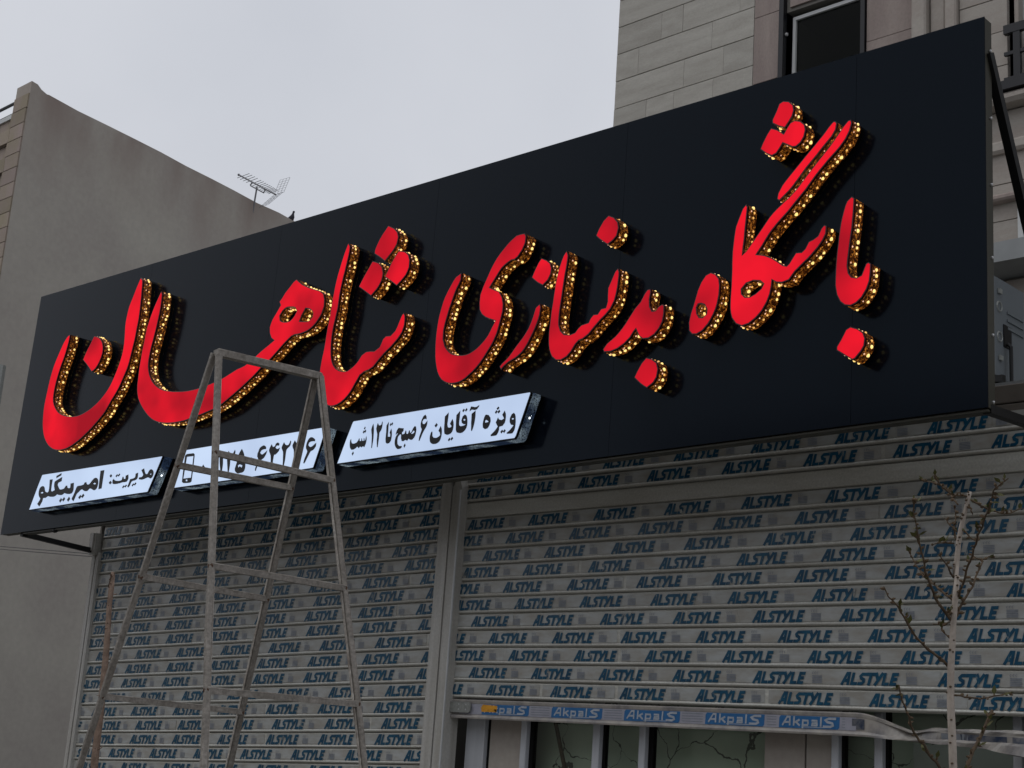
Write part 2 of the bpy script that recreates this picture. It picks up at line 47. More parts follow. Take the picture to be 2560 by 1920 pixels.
BOXES = [('leftmost white lit info box with a name in black letters',[(0.507,0.298),(0.465,0.2),(0.435,0.128),(0.437,0.122),(0.519,0.123),(0.608,0.124),(0.702,0.124),(0.801,0.125),(0.904,0.126),(1.009,0.128),(1.116,0.128),(1.224,0.13),(1.33,0.131),(1.436,0.132),(1.538,0.133),(1.638,0.134),(1.732,0.135),(1.821,0.136),(1.903,0.136),(1.913,0.14),(1.971,0.25),(2.026,0.36),(2.015,0.364),(1.933,0.364),(1.845,0.364),(1.751,0.365),(1.652,0.365),(1.55,0.366),(1.445,0.366),(1.338,0.367),(1.231,0.367),(1.125,0.368),(1.02,0.368),(0.917,0.368),(0.818,0.369),(0.724,0.369),(0.636,0.37),(0.554,0.37),(0.54,0.369)],[([(1.31,0.317),(1.311,0.303),(1.312,0.288),(1.313,0.273),(1.314,0.258),(1.315,0.242),(1.316,0.228),(1.317,0.214),(1.318,0.202),(1.331,0.203),(1.346,0.204),(1.358,0.205),(1.358,0.216),(1.358,0.23),(1.358,0.244),(1.358,0.259),(1.358,0.274),(1.358,0.289),(1.358,0.304),(1.358,0.317),(1.358,0.329),(1.342,0.329),(1.325,0.329),(1.309,0.329)],[]),([(1.255,0.285),(1.242,0.283),(1.229,0.275),(1.216,0.266),(1.204,0.255),(1.191,0.247),(1.177,0.246),(1.164,0.249),(1.152,0.265),(1.14,0.264),(1.129,0.263),(1.124,0.252),(1.11,0.249),(1.091,0.247),(1.075,0.247),(1.058,0.247),(1.044,0.246),(1.032,0.235),(1.028,0.225),(1.023,0.214),(1.018,0.202),(1.01,0.188),(1.0,0.174),(0.994,0.164),(0.998,0.157),(1.011,0.15),(1.023,0.142),(1.03,0.152),(1.037,0.163),(1.044,0.177),(1.052,0.191),(1.062,0.197),(1.073,0.202),(1.083,0.208),(1.095,0.215),(1.107,0.218),(1.118,0.216),(1.129,0.21),(1.142,0.205),(1.156,0.202),(1.172,0.201),(1.185,0.202),(1.196,0.209),(1.208,0.216),(1.224,0.214),(1.24,0.208),(1.255,0.202),(1.27,0.199),(1.284,0.202),(1.297,0.21),(1.304,0.224),(1.307,0.242),(1.303,0.258),(1.295,0.272),(1.282,0.28),(1.268,0.285)],[[(1.266,0.239),(1.277,0.246),(1.259,0.251),(1.242,0.246)]]),([(1.088,0.174),(1.077,0.166),(1.087,0.158),(1.096,0.152),(1.108,0.16),(1.119,0.169),(1.11,0.176),(1.1,0.183)],[]),([(1.124,0.179),(1.113,0.17),(1.122,0.163),(1.132,0.156),(1.144,0.165),(1.155,0.174),(1.145,0.181),(1.136,0.188)],[]),([(0.979,0.273),(0.962,0.272),(0.948,0.271),(0.952,0.255),(0.951,0.241),(0.935,0.24),(0.918,0.246),(0.91,0.261),(0.89,0.261),(0.882,0.252),(0.871,0.243),(0.86,0.241),(0.847,0.24),(0.836,0.239),(0.825,0.24),(0.815,0.243),(0.803,0.253),(0.79,0.266),(0.78,0.276),(0.785,0.289),(0.797,0.292),(0.812,0.295),(0.826,0.298),(0.826,0.313),(0.826,0.328),(0.814,0.325),(0.801,0.322),(0.786,0.318),(0.772,0.315),(0.76,0.311),(0.75,0.309),(0.732,0.302),(0.73,0.288),(0.733,0.271),(0.741,0.256),(0.75,0.242),(0.735,0.238),(0.719,0.234),(0.706,0.239),(0.703,0.248),(0.702,0.262),(0.701,0.277),(0.701,0.294),(0.702,0.309),(0.701,0.322),(0.688,0.322),(0.673,0.322),(0.66,0.323),(0.662,0.31),(0.665,0.294),(0.668,0.278),(0.67,0.262),(0.67,0.249),(0.669,0.24),(0.658,0.232),(0.642,0.235),(0.628,0.241),(0.619,0.25),(0.612,0.264),(0.604,0.275),(0.589,0.282),(0.573,0.284),(0.556,0.281),(0.542,0.273),(0.536,0.261),(0.534,0.248),(0.535,0.236),(0.539,0.226),(0.546,0.216),(0.555,0.207),(0.566,0.201),(0.572,0.193),(0.564,0.183),(0.552,0.171),(0.54,0.16),(0.552,0.153),(0.565,0.145),(0.576,0.138),(0.587,0.149),(0.598,0.162),(0.607,0.173),(0.609,0.186),(0.612,0.196),(0.626,0.196),(0.642,0.194),(0.657,0.199),(0.672,0.205),(0.684,0.202),(0.699,0.199),(0.715,0.197),(0.727,0.196),(0.74,0.195),(0.753,0.195),(0.764,0.196),(0.78,0.201),(0.793,0.208),(0.805,0.205),(0.819,0.202),(0.832,0.2),(0.847,0.199),(0.86,0.199),(0.876,0.204),(0.889,0.21),(0.902,0.206),(0.916,0.203),(0.932,0.2),(0.945,0.199),(0.959,0.198),(0.972,0.199),(0.983,0.2),(0.995,0.208),(1.001,0.22),(1.001,0.232),(0.998,0.246),(0.995,0.261),(0.993,0.274)],[[(0.585,0.23),(0.603,0.234),(0.586,0.242),(0.564,0.236)]]),([(0.746,0.324),(0.757,0.327),(0.771,0.33),(0.785,0.334),(0.798,0.337),(0.81,0.34),(0.809,0.356),(0.797,0.354),(0.784,0.351),(0.77,0.347),(0.756,0.344),(0.744,0.342)],[]),([(0.843,0.17),(0.832,0.161),(0.842,0.153),(0.851,0.146),(0.862,0.155),(0.873,0.164),(0.863,0.172),(0.854,0.18)],[]),([(0.881,0.174),(0.87,0.165),(0.88,0.157),(0.889,0.15),(0.9,0.159),(0.911,0.168),(0.901,0.176),(0.892,0.184)],[]),([(0.946,0.171),(0.934,0.16),(0.945,0.152),(0.955,0.144),(0.967,0.154),(0.978,0.164),(0.967,0.172),(0.957,0.181)],[]),([(1.432,0.283),(1.441,0.275),(1.452,0.27),(1.466,0.28),(1.458,0.288),(1.446,0.294)],[]),([(1.435,0.238),(1.444,0.229),(1.458,0.224),(1.473,0.234),(1.464,0.243),(1.451,0.249)],[]),([(1.905,0.284),(1.895,0.278),(1.888,0.268),(1.882,0.259),(1.872,0.257),(1.861,0.261),(1.852,0.271),(1.842,0.286),(1.834,0.299),(1.819,0.294),(1.804,0.29),(1.815,0.278),(1.827,0.265),(1.834,0.255),(1.823,0.244),(1.806,0.243),(1.79,0.243),(1.788,0.231),(1.803,0.228),(1.821,0.225),(1.838,0.225),(1.855,0.227),(1.869,0.23),(1.883,0.233),(1.896,0.234),(1.91,0.229),(1.922,0.224),(1.934,0.226),(1.944,0.232),(1.951,0.242),(1.953,0.253),(1.951,0.264),(1.944,0.273),(1.932,0.281),(1.917,0.286)],[[(1.917,0.249),(1.929,0.252),(1.923,0.257),(1.912,0.253)]]),([(1.757,0.274),(1.742,0.271),(1.744,0.258),(1.741,0.247),(1.727,0.243),(1.71,0.241),(1.697,0.241),(1.686,0.239),(1.68,0.22),(1.673,0.206),(1.666,0.192),(1.682,0.185),(1.697,0.198),(1.702,0.21),(1.709,0.221),(1.725,0.226),(1.739,0.226),(1.753,0.228),(1.766,0.232),(1.775,0.24),(1.776,0.251),(1.774,0.264),(1.773,0.276)],[]),([(1.644,0.271),(1.628,0.268),(1.63,0.248),(1.614,0.247),(1.604,0.264),(1.593,0.263),(1.588,0.244),(1.578,0.241),(1.566,0.24),(1.552,0.24),(1.538,0.241),(1.523,0.243),(1.51,0.246),(1.498,0.252),(1.488,0.26),(1.476,0.249),(1.48,0.23),(1.491,0.224),(1.506,0.222),(1.517,0.221),(1.53,0.221),(1.544,0.221),(1.557,0.222),(1.57,0.222),(1.582,0.224),(1.595,0.225),(1.607,0.226),(1.623,0.225),(1.638,0.225),(1.65,0.226),(1.661,0.234),(1.667,0.245),(1.664,0.26),(1.659,0.274)],[]),([(1.514,0.282),(1.505,0.275),(1.518,0.266),(1.527,0.272),(1.536,0.279),(1.523,0.288)],[]),([(1.541,0.283),(1.531,0.277),(1.544,0.268),(1.553,0.274),(1.562,0.281),(1.55,0.29)],[]),([(1.614,0.2),(1.605,0.193),(1.618,0.184),(1.627,0.191),(1.636,0.197),(1.624,0.206)],[]),([(1.641,0.203),(1.632,0.196),(1.644,0.187),(1.654,0.194),(1.663,0.2),(1.65,0.209)],[]),([(1.724,0.203),(1.715,0.197),(1.727,0.188),(1.736,0.194),(1.745,0.201),(1.733,0.21)],[]),([(1.75,0.208),(1.741,0.201),(1.753,0.192),(1.762,0.198),(1.771,0.205),(1.759,0.214)],[])]),('white lit info box with a phone icon and a number, behind the ladder',[(2.23,0.302),(2.202,0.215),(2.178,0.138),(2.26,0.139),(2.35,0.139),(2.445,0.14),(2.545,0.14),(2.648,0.141),(2.754,0.141),(2.862,0.142),(2.969,0.142),(3.075,0.143),(3.178,0.144),(3.278,0.144),(3.374,0.145),(3.463,0.145),(3.545,0.146),(3.555,0.15),(3.594,0.262),(3.63,0.374),(3.619,0.379),(3.537,0.379),(3.448,0.379),(3.353,0.379),(3.253,0.379),(3.15,0.379),(3.044,0.379),(2.937,0.379),(2.83,0.379),(2.724,0.379),(2.621,0.379),(2.521,0.379),(2.426,0.379),(2.336,0.379),(2.254,0.379)],[([(2.278,0.341),(2.277,0.332),(2.277,0.321),(2.277,0.307),(2.277,0.291),(2.277,0.274),(2.278,0.257),(2.278,0.24),(2.278,0.223),(2.279,0.207),(2.28,0.193),(2.28,0.182),(2.281,0.173),(2.299,0.164),(2.311,0.163),(2.327,0.162),(2.345,0.161),(2.361,0.161),(2.372,0.161),(2.385,0.168),(2.385,0.177),(2.385,0.189),(2.385,0.203),(2.385,0.218),(2.385,0.235),(2.384,0.252),(2.384,0.27),(2.383,0.286),(2.382,0.302),(2.382,0.316),(2.381,0.328),(2.38,0.337),(2.368,0.346),(2.356,0.347),(2.339,0.347),(2.321,0.348),(2.304,0.348),(2.292,0.348)],[[(2.299,0.312),(2.298,0.293),(2.297,0.272),(2.296,0.25),(2.295,0.23),(2.294,0.21),(2.293,0.193),(2.312,0.193),(2.333,0.193),(2.354,0.193),(2.372,0.192),(2.372,0.21),(2.371,0.229),(2.37,0.25),(2.37,0.271),(2.369,0.291),(2.368,0.311),(2.368,0.328),(2.346,0.328),(2.322,0.329),(2.3,0.329)],[(2.323,0.174),(2.339,0.173),(2.336,0.183),(2.321,0.184)]]),([(2.477,0.255),(2.468,0.244),(2.46,0.235),(2.471,0.225),(2.484,0.215),(2.495,0.205),(2.504,0.214),(2.513,0.225),(2.522,0.234),(2.51,0.244),(2.496,0.255),(2.485,0.265)],[]),([(2.654,0.31),(2.647,0.294),(2.648,0.282),(2.651,0.268),(2.655,0.254),(2.66,0.239),(2.666,0.223),(2.671,0.209),(2.69,0.205),(2.69,0.218),(2.691,0.234),(2.69,0.251),(2.688,0.264),(2.685,0.277),(2.682,0.29),(2.679,0.301),(2.672,0.314),(2.664,0.324)],[]),([(2.724,0.313),(2.721,0.297),(2.723,0.284),(2.726,0.268),(2.731,0.252),(2.735,0.237),(2.74,0.221),(2.744,0.206),(2.748,0.192),(2.76,0.191),(2.761,0.204),(2.762,0.219),(2.763,0.234),(2.762,0.25),(2.76,0.266),(2.762,0.278),(2.771,0.284),(2.785,0.286),(2.795,0.29),(2.801,0.303),(2.801,0.316),(2.793,0.328),(2.787,0.318),(2.779,0.308),(2.768,0.304),(2.756,0.306),(2.743,0.315),(2.73,0.326)],[]),([(2.854,0.318),(2.846,0.309),(2.838,0.297),(2.832,0.281),(2.829,0.268),(2.828,0.252),(2.825,0.239),(2.82,0.224),(2.815,0.21),(2.817,0.2),(2.824,0.191),(2.838,0.182),(2.854,0.176),(2.873,0.178),(2.888,0.178),(2.903,0.181),(2.913,0.189),(2.918,0.201),(2.918,0.214),(2.916,0.229),(2.912,0.245),(2.907,0.258),(2.901,0.271),(2.894,0.284),(2.888,0.295),(2.879,0.307),(2.87,0.317),(2.862,0.326)],[[(2.85,0.213),(2.862,0.221),(2.882,0.21),(2.887,0.223),(2.862,0.231),(2.843,0.227)]]),([(2.959,0.257),(2.95,0.248),(2.941,0.24),(2.952,0.232),(2.963,0.223),(2.973,0.216),(2.983,0.222),(2.994,0.23),(3.003,0.237),(2.992,0.246),(2.979,0.256),(2.967,0.265)],[]),([(3.021,0.283),(3.021,0.264),(3.03,0.254),(3.036,0.243),(3.033,0.232),(3.027,0.218),(3.02,0.204),(3.016,0.193),(3.017,0.178),(3.026,0.178),(3.03,0.191),(3.036,0.205),(3.043,0.216),(3.051,0.227),(3.06,0.236),(3.074,0.242),(3.088,0.248),(3.098,0.258),(3.106,0.27),(3.111,0.282),(3.113,0.293),(3.103,0.287),(3.09,0.28),(3.078,0.274),(3.068,0.271),(3.055,0.276),(3.047,0.285),(3.059,0.298),(3.078,0.301),(3.089,0.301),(3.1,0.3),(3.098,0.313),(3.087,0.321),(3.073,0.326),(3.061,0.324),(3.048,0.32),(3.037,0.314),(3.03,0.303),(3.027,0.292)],[]),([(3.14,0.316),(3.132,0.304),(3.128,0.291),(3.133,0.28),(3.142,0.269),(3.15,0.256),(3.154,0.24),(3.157,0.223),(3.159,0.208),(3.179,0.204),(3.179,0.219),(3.18,0.234),(3.181,0.248),(3.183,0.258),(3.198,0.259),(3.211,0.267),(3.224,0.277),(3.228,0.288),(3.231,0.298),(3.219,0.293),(3.206,0.291),(3.195,0.295),(3.188,0.302),(3.199,0.312),(3.218,0.308),(3.222,0.32),(3.206,0.33),(3.195,0.328),(3.185,0.323),(3.181,0.31),(3.163,0.307),(3.155,0.316),(3.148,0.326)],[]),([(3.255,0.316),(3.248,0.305),(3.244,0.294),(3.252,0.282),(3.262,0.269),(3.266,0.253),(3.268,0.236),(3.27,0.224),(3.272,0.21),(3.273,0.196),(3.274,0.184),(3.286,0.179),(3.288,0.193),(3.291,0.209),(3.292,0.224),(3.292,0.239),(3.292,0.254),(3.292,0.266),(3.296,0.28),(3.305,0.286),(3.317,0.293),(3.325,0.3),(3.328,0.313),(3.328,0.325),(3.32,0.329),(3.314,0.316),(3.306,0.306),(3.294,0.304),(3.28,0.308),(3.27,0.317),(3.262,0.326)],[]),([(3.354,0.317),(3.346,0.306),(3.343,0.296),(3.35,0.283),(3.36,0.27),(3.364,0.255),(3.366,0.238),(3.368,0.226),(3.37,0.212),(3.371,0.198),(3.372,0.186),(3.384,0.181),(3.386,0.195),(3.388,0.211),(3.39,0.226),(3.39,0.241),(3.39,0.256),(3.39,0.268),(3.394,0.281),(3.409,0.29),(3.423,0.301),(3.426,0.314),(3.426,0.327),(3.418,0.33),(3.412,0.317),(3.404,0.307),(3.392,0.306),(3.378,0.31),(3.369,0.318),(3.361,0.327)],[]),([(3.481,0.317),(3.474,0.306),(3.47,0.295),(3.468,0.28),(3.471,0.267),(3.479,0.259),(3.485,0.25),(3.482,0.24),(3.476,0.227),(3.469,0.214),(3.465,0.203),(3.461,0.185),(3.469,0.18),(3.478,0.188),(3.484,0.198),(3.492,0.211),(3.5,0.223),(3.508,0.236),(3.517,0.247),(3.537,0.252),(3.549,0.261),(3.558,0.272),(3.558,0.293),(3.547,0.288),(3.535,0.281),(3.523,0.275),(3.512,0.272),(3.498,0.277),(3.489,0.286),(3.494,0.299),(3.506,0.303),(3.521,0.304),(3.534,0.303),(3.546,0.301),(3.544,0.313),(3.532,0.321),(3.517,0.328),(3.502,0.33),(3.489,0.325)],[])]),('rightmost white lit info box with opening hours in black letters',[(3.802,0.268),(3.756,0.158),(3.754,0.151),(3.841,0.151),(3.936,0.152),(4.037,0.152),(4.144,0.153),(4.254,0.153),(4.367,0.154),(4.48,0.154),(4.592,0.155),(4.703,0.156),(4.809,0.156),(4.911,0.156),(5.006,0.157),(5.093,0.157),(5.103,0.17),(5.142,0.275),(5.18,0.379),(5.173,0.386),(5.088,0.386),(4.995,0.386),(4.895,0.386),(4.79,0.386),(4.682,0.386),(4.572,0.386),(4.461,0.386),(4.35,0.386),(4.242,0.386),(4.137,0.386),(4.038,0.386),(3.944,0.386),(3.859,0.386),(3.85,0.378)],[([(3.85,0.275),(3.849,0.264),(3.85,0.251),(3.853,0.24),(3.857,0.231),(3.869,0.221),(3.887,0.22),(3.904,0.226),(3.916,0.234),(3.93,0.223),(3.939,0.232),(3.953,0.226),(3.963,0.231),(3.976,0.225),(3.984,0.242),(3.987,0.254),(3.988,0.266),(3.986,0.278),(3.982,0.288),(3.979,0.277),(3.977,0.267),(3.973,0.26),(3.968,0.275),(3.962,0.278),(3.963,0.262),(3.954,0.262),(3.948,0.277),(3.943,0.278),(3.943,0.263),(3.932,0.264),(3.928,0.278),(3.923,0.28),(3.919,0.27),(3.906,0.258),(3.896,0.256),(3.886,0.254),(3.869,0.257),(3.862,0.267),(3.857,0.285)],[]),([(3.955,0.331),(3.962,0.323),(3.97,0.334),(3.964,0.342)],[]),([(3.948,0.311),(3.955,0.302),(3.965,0.313),(3.958,0.322)],[]),([(3.961,0.313),(3.968,0.303),(3.978,0.315),(3.97,0.325)],[]),([(3.875,0.198),(3.883,0.187),(3.894,0.2),(3.885,0.211)],[]),([(4.022,0.337),(4.017,0.318),(4.021,0.303),(4.026,0.286),(4.028,0.274),(4.029,0.262),(4.03,0.25),(4.032,0.232),(4.032,0.216),(4.038,0.213),(4.04,0.224),(4.041,0.236),(4.042,0.247),(4.043,0.259),(4.043,0.272),(4.042,0.288),(4.041,0.305),(4.039,0.321),(4.035,0.337),(4.03,0.351)],[]),([(4.061,0.338),(4.057,0.319),(4.063,0.304),(4.07,0.288),(4.071,0.273),(4.071,0.257),(4.073,0.243),(4.076,0.228),(4.078,0.215),(4.085,0.214),(4.086,0.228),(4.087,0.244),(4.088,0.26),(4.088,0.275),(4.088,0.294),(4.1,0.307),(4.104,0.317),(4.106,0.328),(4.106,0.341),(4.105,0.352),(4.1,0.355),(4.096,0.338),(4.086,0.334),(4.077,0.336),(4.066,0.351)],[]),([(4.147,0.338),(4.139,0.329),(4.139,0.318),(4.14,0.306),(4.141,0.293),(4.141,0.28),(4.141,0.266),(4.141,0.255),(4.143,0.243),(4.146,0.233),(4.157,0.226),(4.174,0.227),(4.186,0.238),(4.189,0.25),(4.19,0.264),(4.189,0.279),(4.186,0.293),(4.18,0.308),(4.174,0.296),(4.169,0.285),(4.176,0.275),(4.176,0.262),(4.159,0.265),(4.158,0.279),(4.158,0.296),(4.157,0.308),(4.156,0.322),(4.156,0.336),(4.155,0.348)],[]),([(4.164,0.329),(4.17,0.319),(4.179,0.331),(4.173,0.34)],[]),([(4.176,0.331),(4.183,0.321),(4.191,0.333),(4.185,0.342)],[]),([(4.23,0.298),(4.224,0.289),(4.219,0.273),(4.222,0.265),(4.229,0.275),(4.236,0.273),(4.228,0.265),(4.221,0.256),(4.217,0.24),(4.217,0.23),(4.218,0.219),(4.223,0.208),(4.23,0.199),(4.238,0.192),(4.248,0.187),(4.268,0.188),(4.279,0.195),(4.276,0.202),(4.256,0.204),(4.242,0.216),(4.238,0.236),(4.24,0.254),(4.251,0.265),(4.262,0.266),(4.263,0.255),(4.264,0.245),(4.271,0.23),(4.283,0.226),(4.302,0.232),(4.315,0.225),(4.325,0.236),(4.336,0.229),(4.353,0.227),(4.368,0.238),(4.374,0.248),(4.377,0.258),(4.379,0.279),(4.374,0.296),(4.363,0.301),(4.351,0.289),(4.342,0.272),(4.333,0.266),(4.328,0.281),(4.322,0.281),(4.315,0.263),(4.305,0.265),(4.301,0.281),(4.295,0.284),(4.288,0.267),(4.271,0.265),(4.268,0.275),(4.279,0.283),(4.279,0.298),(4.268,0.299),(4.256,0.301),(4.238,0.305)],[[(4.35,0.26),(4.362,0.264),(4.365,0.273),(4.357,0.276),(4.34,0.261)]]),([(4.29,0.201),(4.298,0.189),(4.307,0.203),(4.299,0.214)],[]),([(4.423,0.347),(4.412,0.329),(4.409,0.319),(4.407,0.309),(4.409,0.292),(4.419,0.277),(4.416,0.265),(4.41,0.25),(4.405,0.237),(4.404,0.216),(4.411,0.216),(4.417,0.228),(4.424,0.242),(4.43,0.255),(4.437,0.266),(4.444,0.275),(4.451,0.283),(4.456,0.293),(4.458,0.303),(4.458,0.321),(4.447,0.311),(4.437,0.303),(4.425,0.305),(4.419,0.317),(4.426,0.328),(4.438,0.331),(4.45,0.326),(4.448,0.342),(4.437,0.354)],[]),([(4.492,0.252),(4.486,0.234),(4.486,0.222),(4.488,0.211),(4.492,0.201),(4.5,0.194),(4.511,0.189),(4.523,0.187),(4.538,0.187),(4.552,0.191),(4.562,0.197),(4.569,0.207),(4.573,0.221),(4.575,0.236),(4.574,0.251),(4.571,0.264),(4.561,0.28),(4.554,0.268),(4.547,0.255),(4.558,0.245),(4.563,0.231),(4.551,0.223),(4.535,0.219),(4.516,0.222),(4.506,0.232),(4.504,0.251),(4.5,0.258)],[]),([(4.514,0.286),(4.526,0.274),(4.539,0.287),(4.528,0.299)],[]),([(4.599,0.336),(4.586,0.327),(4.586,0.311),(4.587,0.292),(4.587,0.278),(4.588,0.263),(4.589,0.251),(4.594,0.234),(4.611,0.227),(4.622,0.226),(4.633,0.228),(4.643,0.232),(4.651,0.24),(4.655,0.25),(4.657,0.262),(4.657,0.276),(4.654,0.29),(4.644,0.308),(4.636,0.296),(4.628,0.283),(4.639,0.273),(4.641,0.266),(4.629,0.263),(4.616,0.266),(4.61,0.283),(4.611,0.295),(4.612,0.311),(4.613,0.324),(4.613,0.336),(4.612,0.346)],[]),([(4.623,0.199),(4.632,0.19),(4.644,0.201),(4.635,0.21)],[]),([(4.642,0.202),(4.651,0.192),(4.663,0.203),(4.654,0.213)],[]),([(4.684,0.335),(4.67,0.324),(4.671,0.312),(4.671,0.297),(4.672,0.283),(4.673,0.27),(4.674,0.257),(4.675,0.246),(4.683,0.232),(4.703,0.226),(4.715,0.225),(4.727,0.227),(4.738,0.233),(4.747,0.241),(4.753,0.251),(4.756,0.262),(4.756,0.277),(4.754,0.292),(4.75,0.304),(4.745,0.313),(4.732,0.321),(4.717,0.312),(4.71,0.292),(4.715,0.278),(4.728,0.27),(4.744,0.268),(4.735,0.264),(4.722,0.262),(4.708,0.262),(4.698,0.268),(4.696,0.28),(4.696,0.292),(4.697,0.308),(4.697,0.321),(4.697,0.334),(4.697,0.346)],[[(4.734,0.287),(4.74,0.292),(4.731,0.298),(4.724,0.293)]]),([(4.71,0.342),(4.719,0.333),(4.73,0.344),(4.721,0.353)],[]),([(4.73,0.343),(4.738,0.333),(4.749,0.344),(4.741,0.354)],[]),([(4.794,0.326),(4.78,0.318),(4.781,0.304),(4.782,0.287),(4.782,0.271),(4.784,0.257),(4.785,0.244),(4.786,0.232),(4.792,0.226),(4.797,0.235),(4.802,0.248),(4.806,0.264),(4.808,0.276),(4.809,0.289),(4.81,0.302),(4.809,0.318),(4.808,0.333)],[]),([(4.765,0.343),(4.764,0.332),(4.779,0.34),(4.79,0.338),(4.801,0.335),(4.816,0.337),(4.83,0.351),(4.831,0.359),(4.812,0.351),(4.8,0.351),(4.79,0.354),(4.772,0.358)],[]),([(4.876,0.298),(4.87,0.283),(4.867,0.269),(4.865,0.255),(4.869,0.237),(4.884,0.227),(4.902,0.229),(4.909,0.236),(4.915,0.245),(4.921,0.264),(4.917,0.283),(4.903,0.298),(4.884,0.303)],[[(4.883,0.261),(4.904,0.262),(4.903,0.267),(4.887,0.275),(4.882,0.269)]]),([(5.005,0.299),(4.997,0.289),(5.007,0.275),(5.011,0.268),(4.996,0.262),(4.978,0.267),(4.969,0.279),(4.963,0.266),(4.956,0.254),(4.964,0.242),(4.972,0.232),(4.968,0.226),(4.96,0.218),(4.949,0.208),(4.937,0.2),(4.927,0.193),(4.93,0.186),(4.942,0.186),(4.956,0.186),(4.966,0.186),(4.974,0.192),(4.98,0.202),(4.984,0.213),(4.984,0.228),(4.994,0.23),(5.006,0.231),(5.019,0.244),(5.023,0.255),(5.024,0.266),(5.024,0.278),(5.022,0.291),(5.012,0.309)],[]),([(4.954,0.325),(4.963,0.316),(4.975,0.326),(4.966,0.335)],[]),([(4.944,0.307),(4.953,0.297),(4.964,0.308),(4.955,0.318)],[]),([(4.962,0.307),(4.972,0.297),(4.983,0.308),(4.974,0.318)],[]),([(4.993,0.202),(5.002,0.192),(5.014,0.203),(5.005,0.213)],[]),([(5.011,0.202),(5.02,0.192),(5.031,0.204),(5.022,0.213)],[]),([(5.062,0.284),(5.052,0.267),(5.051,0.256),(5.052,0.245),(5.062,0.231),(5.08,0.226),(5.07,0.216),(5.058,0.205),(5.047,0.198),(5.036,0.192),(5.04,0.187),(5.053,0.186),(5.067,0.185),(5.078,0.186),(5.088,0.198),(5.092,0.21),(5.094,0.225),(5.094,0.242),(5.092,0.258),(5.09,0.271),(5.086,0.281),(5.076,0.29)],[[(5.074,0.255),(5.08,0.26),(5.071,0.264),(5.064,0.259)]])])]
TREE_TRUNK = [((-1.7444, 3.4, 0.1), 0.016), ((-1.7444, 3.4, 1.3995), 0.0144), ((-1.7516, 3.4, 1.5569), 0.012), ((-1.7546, 3.4, 1.6481), 0.0103), ((-1.7566, 3.4, 1.7183), 0.0099), ((-1.7604, 3.4, 1.8005), 0.0094), ((-1.7593, 3.4, 1.8838), 0.0089), ((-1.7553, 3.4, 1.9398), 0.0082), ((-1.7519, 3.4, 1.9961), 0.0077), ((-1.7466, 3.4, 2.0528), 0.0075), ((-1.741, 3.4, 2.1098), 0.0075), ((-1.7456, 3.4, 2.1099), 0.0073), ((-1.7415, 3.4, 2.1491), 0.007), ((-1.7363, 3.4, 2.1959), 0.0066), ((-1.7299, 3.4, 2.2282), 0.0063), ((-1.7213, 3.4, 2.2613), 0.0058), ((-1.7183, 3.4, 2.2712), 0.0053), ((-1.71, 3.4, 2.3016), 0.0053), ((-1.7054, 3.4, 2.3196), 0.0051)]
